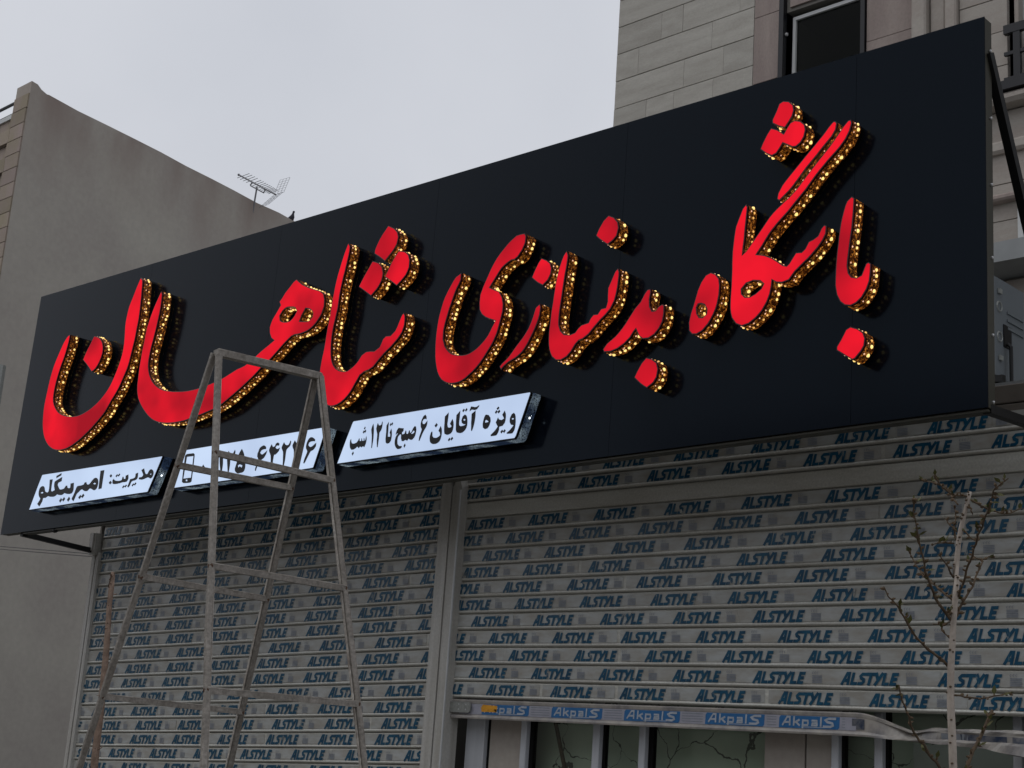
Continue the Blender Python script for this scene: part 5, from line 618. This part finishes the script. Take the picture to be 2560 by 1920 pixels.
for k, (X, W_) in enumerate(zip(XB, BW)):
    c_ = .010
    pl = [(X, 1.814), (X+W_-c_, 1.814), (X+W_-.002, 1.822), (X+W_, 1.867), (X+c_, 1.867), (X+.002, 1.858)]
    bp_.add([(a, y_-.0006, b_) for a, b_ in pl], [(0, 1, 2, 3, 4, 5)], 1)
    word(bp_, 'Akpal', X+.018, 1.826, .036, y_-.0012, 2, .06, .23, W_*.70/(.036*3.16))
    word(bp_, 'S', X+W_-.083, 1.8215, .041, y_-.0012, 2, .06, .25, 2.6)
    bp_.add([(X+.12, y_-.0012, 1.8185), (X+W_-.08, y_-.0012, 1.8185), (X+W_-.08, y_-.0012, 1.8215), (X+.12, y_-.0012, 1.8215)], [(0, 1, 2, 3)], 2)
    for q in range(4):
        zz = 1.822+q*.012
        x2 = X+W_+.012; x3 = (XB[k+1] if k < 4 else -3.46)-.014
        bp_.add([(x2, y_-.0006, zz), (x3, y_-.0006, zz), (x3, y_-.0006, zz+.004), (x2, y_-.0006, zz+.004)], [(0, 1, 2, 3)], 3)
bp_.add([(-5.684, y_-.0018, 1.828), (-5.572, y_-.0018, 1.828), (-5.570, y_-.0018, 1.862), (-5.676, y_-.0018, 1.866), (-5.690, y_-.0018, 1.850)], [(0, 1, 2, 3, 4)], 4)
for xa, xb, j0, m_ in ((-3.44, -3.38, .15, 5), (-3.02, -2.90, .3, 3), (-2.93, -2.74, .1, 5), (-2.72, -2.56, .25, 5)):
    k = 0; X = xa
    while X < xb-1e-6:
        e = min(X+.02, xb); A_, B_ = barprofile(X), barprofile(e)
        w_ = .5+.5*math.sin((X-xa)/(xb-xa)*math.pi)
        f0, f1 = .08, .35+.55*w_
        q = [(X, A_[3], A_[4], f0), (e, B_[3], B_[4], f0), (e, B_[3], B_[4], f1), (X, A_[3], A_[4], f1)]
        bp_.add([(x_, FY-.0045+p0[0]+(p1[0]-p0[0])*f, p0[1]+(p1[1]-p0[1])*f) for x_, p0, p1, f in q], [(3, 2, 1, 0)], m_); X = e
o = bp_.build('printing', [M['badge_bg'], M['badge'], M['badge_txt'], M['stamp'], M['orange'], M['torn']], bar); o.matrix_parent_inverse = Matrix()
lp = []
for k in range(9): a = math.pi/2+math.pi*k/8; lp.append((-5.925+.030*math.cos(a), 1.848+.028*math.sin(a)))
lp += [(-5.775, 1.820)]+[(-5.775+.018*math.cos(a), 1.838+.018*math.sin(a)) for a in (-.9, -.3)]+[(-5.757, 1.858), (-5.765, 1.874), (-5.78, 1.876)]
hol = [(-5.932+.008*math.cos(k*math.pi/4), 1.849+.010*math.sin(k*math.pi/4)) for k in range(8)]
lk = MB().flat(lp[::-1] if False else lp, [hol], FY-.020); lk.wall(lp, FY-.020, FY-.012); lk.wall(hol, FY-.020, FY-.012, inner=True)
lock = addto(lk.build('lock_plate', M['galv'], RS), PR)
for X in (-5.845, -5.79): 
    for zz in (1.836, 1.862): MB().blob((X, FY-.021, zz), .004, (1, .5, 1)).build('rivet', M['zinc'], lock).matrix_parent_inverse = Matrix()

# left shutter, fully down
LS = empty('roller_shutter', (-7.9, FY, .15), 'left roller shutter, pulled down behind the ladder', 'roller shutter')
PL = Matrix.Translation((7.9, -FY, -.15))
ZL = [.15]
ZL = [1.233-.0965*k for k in range(11, 0, -1)]+[1.233, 1.328, 1.421, 1.512, 1.604, 1.697, 1.792, 1.887, 1.984, 2.080, 2.175, 2.268, 2.360, 2.449, 2.538, 2.627, 2.715, 2.802, 2.888, 2.975, 3.062, 3.150]
base_i = 11
LW = {3: (-9.268, 1), 4: (-9.024, 1), 5: (-8.98, 1), 6: (-9.055, 1), 7: (-8.971, 1), 8: (-9.223, 1), 9: (-9.195, 1), 10: (-9.095, 1), 11: (-9.239, 1), 12: (-8.768, 1), 13: (-9.197, 1), 14: (-8.754, 1), 15: (-9.398, 1), 16: (-9.014, 1), 17: (-9.451, 1), 18: (-8.797, 1), 19: (-9.505, 1), 20: (-9.293, 1)}
for i in range(6, len(ZL)-1):
    j = i-base_i+1
    wx = LW.get(j, (-9.1+.13*(i % 4), 1))[0]
    slat(LS, PL, (lambda k, X, i=i: zl_left(i+k, X)), -9.722, -6.070, FY, wx, .5015, .0500, .318, rowid=i+40)
addto(MB().box(-9.72, -6.08, FY+.014, FY+.02, .2, 3.1).build('backing', M['groove'], LS), PL)
addto(MB().box(-9.72, -6.08, FY-.004, FY+.010, .13, .75).build('lower_curtain', M['slat'], LS), PL)

# ---------------------------------------------------------------- glass doors below the raised shutter
GD = empty('glass_door', (-4.2, FY+.12, .13), 'aluminium-framed glass shop front under the raised shutter', 'shop front')
PG = Matrix.Translation((4.2, -FY-.12, -.13))
def gd(mb, name, m_): return addto(mb.build(name, m_, GD), PG)
yf = FY+.09
SEG = [('alu', -5.885, -5.745), ('gasket', -5.745, -5.717), ('stonep', -5.717, -5.478), ('alu', -5.478, -5.437), ('gasket', -5.437, -5.412), ('glass', -5.412, -4.982), ('alu', -4.982, -4.936), ('gasket', -4.936, -4.922), ('glass', -4.922, -4.684), ('alu', -4.684, -4.644), ('gasket', -4.644, -4.616), ('glass', -4.616, -3.960), ('stonep', -3.960, -3.747), ('gasket', -3.747, -3.738), ('stonep', -3.738, -3.607), ('gasket', -3.607, -3.600), ('alu', -3.600, -3.564), ('gasket', -3.564, -3.549), ('glass', -3.549, -3.388), ('alu', -3.388, -3.348), ('gasket', -3.348, -3.334), ('glass', -3.334, -2.76), ('alu', -2.76, -2.72), ('gasket', -2.72, -2.70), ('glass', -2.70, -2.46)]
for k, a, b_ in SEG:
    if k == 'alu': gd(MB().bbox(a, b_, yf, yf+.06, .13, 2.0, .004), 'mullion', M['alu'])
    elif k == 'gasket': gd(MB().box(a, b_, yf+.03, yf+.06, .13, 2.0), 'gasket', M['gasket'])
    elif k == 'glass': gd(MB().box(a, b_, yf+.04, yf+.046, .13, 2.0), 'pane', M['glass'])
    else: gd(MB().box(a, b_, yf+.02, yf+.05, .13, 2.0), 'infill_panel', M['beige'])
gd(MB().box(-5.92, -5.885, yf+.05, yf+.10, .13, 2.0), 'gasket', M['gasket'])
gd(MB().box(-5.9, -2.46, yf+.0, yf+.06, 2.0, 2.06), 'head', M['alu'])
tag(MB().tube([(-5.335, 5.96, 1.80), (-5.02, 5.97, .9), (-4.8, 5.98, .14)], .011).build('pole', M['bark']), 'thin dark pole leaning behind the shop glass', 'pole')
tag(MB().box(-3.26, -2.5, 5.96, 5.99, .13, 1.775).build('reflection_board', M['white_frame']), 'pale board added behind the rightmost glass, standing in for its bright reflection', 'board')  # added pale board imitates the brighter reflection in this glass

# ---------------------------------------------------------------- the big black sign
ORG = Vector(SIGN_ORG); SM = Matrix(SIGN_ROT)
def sloc(u, v, y=0): return ORG+SM @ Vector((u, y, v))
SG = empty('sign_board', ORG, 'long black glossy shop sign panel carrying the red letters', 'sign', rot=SM)
(c0, c1, c2, c3) = SIGN_CORN
us = [None]+SIGN_SEAM+[None]
def edge(a, b_, u): t_ = (u-a[0])/(b_[0]-a[0]); return a[1]+(b_[1]-a[1])*t_
for k in range(len(us)-1):
    g = .0007
    bl = (us[k]+g, edge(c0, c1, us[k])) if us[k] else c0
    tl = (us[k]+g, edge(c3, c2, us[k])) if us[k] else c3
    br = (us[k+1]-g, edge(c0, c1, us[k+1])) if us[k+1] else c1
    tr = (us[k+1]-g, edge(c3, c2, us[k+1])) if us[k+1] else c2
    q = [bl, br, tr, tl]
    mb = MB().flat(q, [], 0).wall(q, 0, .004); mb.uv = {}
    mb.build('panel', M['panel'], SG)
TH = .065
full = [c0, c1, c2, c3]
ins = [(c0[0]+.002, c0[1]+.002), (c1[0]-.002, c1[1]+.002), (c2[0]-.002, c2[1]-.002), (c3[0]+.002, c3[1]-.002)]
mb = MB().wall(ins, .0045, TH); mb.uv = {}; mb.flat(ins, [], .0045); mb.build('side_return', M['side'], SG)
mb = MB()
for u in (.05, 1.5, 3.0, 4.5, 6.0, 7.42):
    mb.box(u-.02, u+.02, .005, TH-.01, edge(c0, c1, u)+.01, edge(c3, c2, u)-.01)
mb.build('frame', M['steel_dark'], SG)
for v in (.03, .30, .62, .93, 1.22, 1.52):
    MB().blob((c1[0]+.0, .045, v+c1[1]), .007).build('screw', M['zinc'], SG)
MB().add([(.2, .010, -.012), (7.48, .010, .044), (7.48, TH, .044), (.2, TH, -.012), (.2, .010, -.004), (7.48, .010, .052), (7.48, TH, .052), (.2, TH, -.004)],
         [(0, 1, 5, 4), (3, 2, 1, 0), (2, 3, 7, 6), (4, 5, 6, 7), (0, 4, 7, 3), (1, 2, 6, 5)]).build('bottom_lip', M['side'], SG)
INV = (Matrix.Translation(ORG) @ SM.to_4x4()).inverted()
def strut(a, b_, name='bracket', wx=.035):
    A_, B_ = INV @ Vector(a), INV @ Vector(b_); return MB().beam(A_, B_, wx, wx).build(name, M['steel_dark'], SG)
strut((-9.84, 5.17, 2.915), (-9.80, 5.75, 2.87)); strut((-2.535, 5.20, 3.015), (-2.50, 5.75, 3.03))
strut((-2.53, 5.235, 4.52), (-2.50, 5.80, 3.30)); strut((-6.0, 5.2, 3.06), (-6.0, 5.75, 3.12))
strut((-8, 5.25, 4.6), (-8, 5.80, 3.30)); strut((-5, 5.25, 4.6), (-5, 5.80, 3.30))
MB().blob((.62, .02, -.012), .02, (1.4, 1, .8)).build('cable_clip', M['steel_dark'], SG)

# ---------------------------------------------------------------- letters
HH = .098
def inset(poly, d):
    n = len(poly); o_ = []
    for i in range(n):
        a, b_, c = (Vector(poly[i-1]), Vector(poly[i]), Vector(poly[(i+1) % n]))
        d0 = (b_-a).normalized(); d1 = (c-b_).normalized()
        n_ = Vector((-d0.y, d0.x))+Vector((-d1.y, d1.x))
        if n_.length < .3: n_ = -(d0-d1).normalized()*-1 if False else (d1-d0).normalized()*1.6
        else: n_ = n_*(2/max(n_.length_squared, 1.3))
        o_.append(tuple(b_+n_*d))
    return o_
def solid(name, label, cat, group, outer, holes, face_m, rim_m, band_m, bulbs, extra=None):
    cu = sum(p[0] for p in outer)/len(outer); cv = min(p[1] for p in outer)
    o = empty(name, sloc(cu, cv), label, cat, group, rot=SM)
    L = lambda q: [(p[0]-cu, p[1]-cv) for p in q]
    O_ = L(outer); Hs = [L(h) for h in holes]; Hc = [h[::-1] for h in Hs]
    y0 = -HH
    fo = inset(O_, .0045); fh = [inset(h, -.0045) for h in Hs]
    MB().flat(fo, fh, y0-.001).build('face', face_m, o)
    r = MB().flat(O_, Hs, y0); r.wall(O_, y0, y0+.013)
    for h in Hs: r.wall(h, y0, y0+.013, inner=True)
    r.build('rim', rim_m, o)
    s_ = MB().wall(O_, y0+.013, y0+.073)
    for h in Hs: s_.wall(h, y0+.013, y0+.073, inner=True, off=7.3)
    s_.build('pierced_side', band_m, o)
    k_ = MB().wall(O_, y0+.073, -.001)
    for h in Hs: k_.wall(h, y0+.073, -.001, inner=True)
    k_.build('back_shell', M['void'], o)
    if bulbs:
        bb = MB(); r3 = random.Random(hash(label) % 1000 if False else sum(map(ord, label)))
        for ring in [O_]+Hs:
            n = len(ring); per = sum(math.dist(ring[i], ring[(i+1) % n]) for i in range(n)); s = r3.uniform(0, .04)
            def at(s):
                s %= per
                for i in range(n):
                    d = math.dist(ring[i], ring[(i+1) % n])
                    if s <= d: t_ = s/d; return (ring[i][0]+(ring[(i+1) % n][0]-ring[i][0])*t_, ring[i][1]+(ring[(i+1) % n][1]-ring[i][1])*t_)
                    s -= d
                return ring[0]
            while s < per:
                deep = r3.choice((.056, .050, .046, .055)); nb = r3.choice((1, 2, 3, 3))
                for q in range(nb):
                    p = at(s+q*.025); m_ = 0 if r3.random() < .62 else 1
                    bb.blob((p[0], y0+deep+r3.uniform(-.004, .004), p[1]), r3.uniform(.0064, .0092) if m_ == 0 else .0058, m=m_, n=6, k=4)
                    if r3.random() < .7:
                        p = at(s+q*.022+r3.uniform(-.008, .008)); bb.blob((p[0], y0+r3.uniform(.020, .036), p[1]), r3.uniform(.0032, .0046), m=2, n=5, k=3)
                s += nb*.025+r3.uniform(.008, .036)
        bb.build('lamps', bulbs, o, kind='stuff')
    if extra: extra(o, cu, cv, y0)
    return o
for nm, label, outer, holes in LETTERS:
    solid('sign_letter', label, 'sign letter', 'red lit letters and dots on the black sign', outer, holes, M['red'], M['rim'], M['gold'], [M['bulb'], M['bulb2'], M['bulb3']])
for label, outer, texts in BOXES:
    def ex(o, cu, cv, y0, texts=texts, outer=outer):
        t_ = MB()
        for out_, hs_ in texts: t_.flat([(p[0]-cu, p[1]-cv) for p in out_], [[(p[0]-cu, p[1]-cv) for p in h] for h in hs_], y0-.003)
        t_.build('lettering', M['ink'], o)
        mu = max(p[0] for p in outer)-cu; mv = [p for p in outer if p[0]-cu > mu-.15]
        pt = outer[max(range(len(outer)), key=lambda i: outer[i][0]+0*outer[i][1])]
        pb = outer[max(range(len(outer)), key=lambda i: outer[i][0]-2*outer[i][1])]
        px, pz = pt[0]*.5+pb[0]*.5-cu, pt[1]*.5+pb[1]*.5-cv
        MB().blob((px, y0+.045, pz), .007).blob((px+.004, y0+.052, pz+.012), .004).build('lamps', M['bulbw'], o, kind='stuff')
    solid('info_box', label, 'light box', 'white lit boxes along the bottom of the sign', outer, [], M['white'], M['void'], M['silver'], None, ex)

# ---------------------------------------------------------------- step ladder
LD = empty('step_ladder', (-4.3, 3.05, .13), 'tall worn A-frame metal ladder standing in front of the left shutter', 'ladder')
PD = Matrix.Translation((4.3, -3.05, -.13))
def ld(mb, name, m_=None): return addto(mb.build(name, m_ or M['wood'], LD), PD)
TL_, TR_ = Vector((-4.272, 2.875, 2.910)), Vector((-4.205, 3.284, 2.910))
FT = {'A1': Vector((-3.432, 2.566, 0)), 'A2': Vector((-3.310, 3.308, 0)), 'B1': Vector((-5.334, 2.880, 0)), 'B2': Vector((-5.212, 3.620, 0))}
wd = Vector((.1626, .9867, 0))
def lerpz(T_, F_): t_ = (T_.z-.13)/(T_.z-F_.z); return T_+(F_-T_)*t_
FTn = {k: lerpz(TL_ if k[1] == '1' else TR_, v) for k, v in FT.items()}
LT = {'A1': TL_+Vector((.012, 0, 0)), 'A2': TR_+Vector((.012, 0, 0)), 'B1': TL_+Vector((-.016, 0, 0)), 'B2': TR_+Vector((-.016, 0, 0))}
def angle_iron(a, b_, wa, wb, t_=.004, flip=1):
    """L-section: one flange across wd, one across the leg's other side"""
    a, b_ = Vector(a), Vector(b_); d = (b_-a).normalized(); s1 = (wd-d*wd.dot(d)).normalized(); s2 = s1.cross(d).normalized()*flip
    mb = MB()
    for (p, q, e, f) in ((s1, s2, wa, t_), (s2, s1, wb, t_)):
        V = [x_+p*i*e+q*j*f for x_ in (a, b_) for i, j in ((0, 0), (1, 0), (1, 1), (0, 1))]
        mb.add(V, [(3, 2, 1, 0), (4, 5, 6, 7), (0, 1, 5, 4), (1, 2, 6, 5), (2, 3, 7, 6), (3, 0, 4, 7)])
    return mb
for k in ('A1', 'A2', 'B1', 'B2'):
    a, b_ = LT[k], FTn[k]+(LT[k]-(TL_ if k[1] == '1' else TR_))
    n_ = 14; mb = MB()
    # slightly wavy square tube, worn edges
    d = (b_-a).normalized(); s1 = (wd-d*wd.dot(d)).normalized(); s2 = s1.cross(d).normalized()
    V = []; hw, hd = .0098, .0092
    for i in range(n_+1):
        p = a.lerp(b_, i/n_)+s1*noise.noise(Vector((i*.9, ord(k[0]), ord(k[1]))))*.003+s2*noise.noise(Vector((i*.9, ord(k[1]), 5)))*.003
        V += [p+s1*x_*hw+s2*y_*hd for x_, y_ in ((-1, -.7), (-.7, -1), (.7, -1), (1, -.7), (1, .7), (.7, 1), (-.7, 1), (-1, .7))]
    F = [(i*8+j, i*8+(j+1) % 8, (i+1)*8+(j+1) % 8, (i+1)*8+j)[::-1] for i in range(n_) for j in range(8)]+[tuple(range(8)), tuple(n_*8+7-j for j in range(8))]
    mb.add(V, F, 0)
    leg = addto(mb.build('leg', [M['wood']], LD), PD)
    fl = MB(); sg = -1 if k[1] == '1' else 1
    fl.beam(a-s1*sg*.0135+s2*.004, b_-s1*sg*.0135+s2*.004, .003, .010, up=s2).build('flange', M['ladder_edge'], leg).matrix_parent_inverse = Matrix()
for fr, ts in (('A', ((.1307, .1375), (.2658, .2699), (.4023, .4029), (.545, .545), (.70, .70), (.86, .86))), ('B', ((.1344, .1367), (.268, .2747), (.4116, .4166), (.55, .55), (.70, .70), (.86, .86)))):
    for t1, t2 in ts:
        p = TL_.lerp(FT[fr+'1'], t1)+(LT[fr+'1']-TL_); q = TR_.lerp(FT[fr+'2'], t2)+(LT[fr+'2']-TR_)
        mid = (p+q)/2+Vector((0, 0, -.003))
        mb = MB().beam(p, q, .020 if fr == 'A' else .019, .018)
        rg = ld(mb, 'rung')
        MB().beam(p+Vector((0, 0, .0105)), q+Vector((0, 0, .0105)), .021, .003).build('tread_edge', M['ladder_edge'], rg).matrix_parent_inverse = Matrix()
        for e in (p, q): MB().blob(tuple(e), .013, (.9, .9, 1.0), n=7, k=5).build('weld', M['rust'], rg).matrix_parent_inverse = Matrix()
tp = ld(MB().beam(TL_-wd*.004, TR_+wd*.006, .034, .022), 'top_bar')
MB().beam(TL_+Vector((.002, 0, .012)), TR_+Vector((.002, 0, .012)), .030, .004).build('tread_edge', M['ladder_edge'], tp).matrix_parent_inverse = Matrix()

# ---------------------------------------------------------------- young tree at the right
def trees(name, label, trunk, branches, buds, pale, twig_m, leaves=True, seed=1):
    base = trunk[0][0]; o = empty(name, (base[0], base[1], .13), label, 'tree'); pi = Matrix.Translation((-base[0], -base[1], -.13)); r4 = random.Random(seed)
    tk = addto(MB().tube([p for p, _ in trunk], [r_ for _, r_ in trunk], n=10).build('trunk', pale, o, smooth=True), pi)
    for q in range(1, len(trunk)-1):
        (pa, ra), (pb, rb) = trunk[q], trunk[q+1]
        for _ in range(2):
            t_ = r4.random(); c = Vector(pa).lerp(Vector(pb), t_); a_ = r4.uniform(-2.6, -.6); r_ = (ra+rb)/2
            addto(MB().blob((c.x+math.cos(a_)*r_*.93, c.y+math.sin(a_)*r_*.93, c.z), r4.uniform(.0022, .0042), (1, 1, .7)).build('knot', twig_m if pale != twig_m else M['rust'], o), pi)
    for bi, (pts, r0, r1) in enumerate(branches):
        pts = [Vector(p) for p in pts]; Q = [pts[0]]
        for a, b_ in zip(pts[:-1], pts[1:]):
            mid = (a+b_)/2+Vector((r4.uniform(-1, 1), r4.uniform(-1, 1), r4.uniform(-1, 1)))*.003; Q += [mid, b_]
        n = len(Q); br = addto(MB().tube(Q, [(r0+(r1-r0)*i/(n-1))*.85 for i in range(n)], n=6).build('branch', twig_m, o, smooth=True), pi)
        if not buds: continue
        bb = MB(); tot = sum((Q[i+1]-Q[i]).length for i in range(n-1)); s = .015
        while s < tot:
            t_ = s; i = 0
            while i < n-2 and t_ > (Q[i+1]-Q[i]).length: t_ -= (Q[i+1]-Q[i]).length; i += 1
            p = Q[i].lerp(Q[i+1], min(1, t_/(Q[i+1]-Q[i]).length)); rr = r0+(r1-r0)*s/tot
            d = Vector((r4.uniform(-1, 1), r4.uniform(-1, 1), r4.uniform(-.4, 1))).normalized()
            c = p+d*(rr+.001); sz = r4.uniform(.0022, .0046)
            bb.tube([p, c+d*sz*1.2, c+d*sz*2.6], [sz*.7, sz, .0005], n=5, m=0)
            if leaves and r4.random() < (.16+.45*(s/tot)**2):
                for q in range(r4.choice((1, 2, 3))):
                    e = (d+Vector((r4.uniform(-.8, .8), r4.uniform(-.8, .8), r4.uniform(-.2, .9)))).normalized(); L = r4.uniform(.012, .028); sd2 = e.orthogonal().normalized()*L*.22
                    bb.add([c, c+e*L*.5+sd2, c+e*L, c+e*L*.5-sd2], [(0, 1, 2, 3)], 1)
            s += r4.uniform(.009, .018)
        bb.build('buds', [M['bud'], M['leaf']], br, kind='stuff').matrix_parent_inverse = Matrix()
    return o
trees('young_tree', 'slender young tree with a pale topped trunk and budding twigs at right', TREE_TRUNK, TREE_BR, True, M['bark_pale'], M['bark'], True, 3)
trees('sapling', 'bare brown sapling with a forked stem at the left ladder leg', SAP_TRUNK, SAP_BR, False, M['bark_brown'], M['bark_brown'], False, 5)

# ---------------------------------------------------------------- air conditioner on the shop roof, seen past the sign's end
AC = empty('air_conditioner', (-4.3, 8.25, 3.29), 'grey outdoor air conditioner unit standing behind the right end of the sign', 'air conditioner')
PA = Matrix.Translation((4.3, -8.25, -3.29))
def ac(mb, name, m_): return addto(mb.build(name, m_, AC), PA)
cs = ac(MB().box(-4.72, -3.875, 8.06, 8.46, 4.00, 4.62), 'casing', M['ac'])
gr = MB()
for k in range(10): gr.beam((-4.6+.06*k, 8.045, 4.06), (-4.6+.06*k, 8.045, 4.56), .008, .008, up=(0, 1, 0))
gr.build('grille', M['black'], cs).matrix_parent_inverse = Matrix()
for (yy, zz, r_) in ((8.12, 4.44, .03), (8.12, 4.25, .03)):
    MB().tube([(-3.873, yy+r_*math.cos(a), zz+r_*math.sin(a)) for a in [k*math.pi/6 for k in range(13)]], .006, n=5).build('port_ring', M['galv'], cs).matrix_parent_inverse = Matrix()
MB().box(-3.874, -3.868, 8.17, 8.27, 4.20, 4.34).build('handle_recess', M['steel_dark'], cs).matrix_parent_inverse = Matrix()
MB().tube([(-3.86, 8.20, 4.22), (-3.84, 8.20, 4.20), (-3.84, 8.20, 4.0), (-3.84, 8.20, 3.3)], .012).build('pipe', M['steel_dark'], cs).matrix_parent_inverse = Matrix()
for zz in (4.52, 4.10): MB().box(-3.872, -3.860, 8.10, 8.14, zz, zz+.03).build('valve', M['galv'], cs).matrix_parent_inverse = Matrix()
for k in range(3): MB().box(-3.874, -3.866, 8.22, 8.44, 4.42-.05*k, 4.435-.05*k).build('rib', M['ac'], cs).matrix_parent_inverse = Matrix()
for x_, y2 in ((-4.68, 8.08), (-3.90, 8.10), (-4.68, 8.42), (-3.90, 8.42)):
    ac(MB().box(x_-.02, x_+.02, y2-.02, y2+.02, 3.287, 3.995), 'stand_leg', M['steel_dark'])
ac(MB().box(-4.75, -3.83, 8.06, 8.10, 3.955, 3.995).box(-4.75, -3.83, 8.42, 8.46, 3.955, 3.995), 'stand_rail', M['steel_dark'])

# ---------------------------------------------------------------- cables
for za, zb, lb in ((CZA[0], CZB[0], 'upper of the two thin dark cables running left from the guide rail'), (CZA[1], CZB[1], 'lower of the two thin dark cables running left from the guide rail')):
    pts = []
    for k in range(13):
        t_ = k/12; pts.append((-9.80-4.5*t_, 5.80+1.2*t_, za+(zb-za)*t_))
    tag(MB().tube(pts, .0032, n=5).build('cable', M['steel_dark']), lb, 'cable', 'thin cables left of the shop')
tag(MB().tube([(-14.3, 7.0, 0), (-14.3, 7.0, 5.2)], .06).build('cable_post', M['galv']), 'metal post left of the frame that holds the cables', 'post')

# ---------------------------------------------------------------- unseen houses across the street, added to shade the shop and mirror in the panel
for x0, x1, h, d, lb in OPP:
    o = empty('street_building', ((x0+x1)/2, -10.5, 0), lb, 'building'); pi = Matrix.Translation((-(x0+x1)/2, 10.5, 0))
    addto(MB().box(x0, x1, -10.5-d, -10.5, 0, h).box(x0-.05, x1+.05, -10.6-d, -10.35, h, h+.3).build('wall', M['opp'], o), pi)
    wn = None; zz = 4.2
    while zz+1.8 < h:
        xx = x0+1.2
        while xx+1.8 < x1:
            if wn is None: wn = addto(MB().box(0, 1.6, 0, .06, 0, 1.5).build('window', M['glass_dark'], o), pi); wn.location = (xx, -10.5, zz)
            else: inst(wn, (xx, -10.5, zz), o)
            xx += 3.0
        zz += 3.2
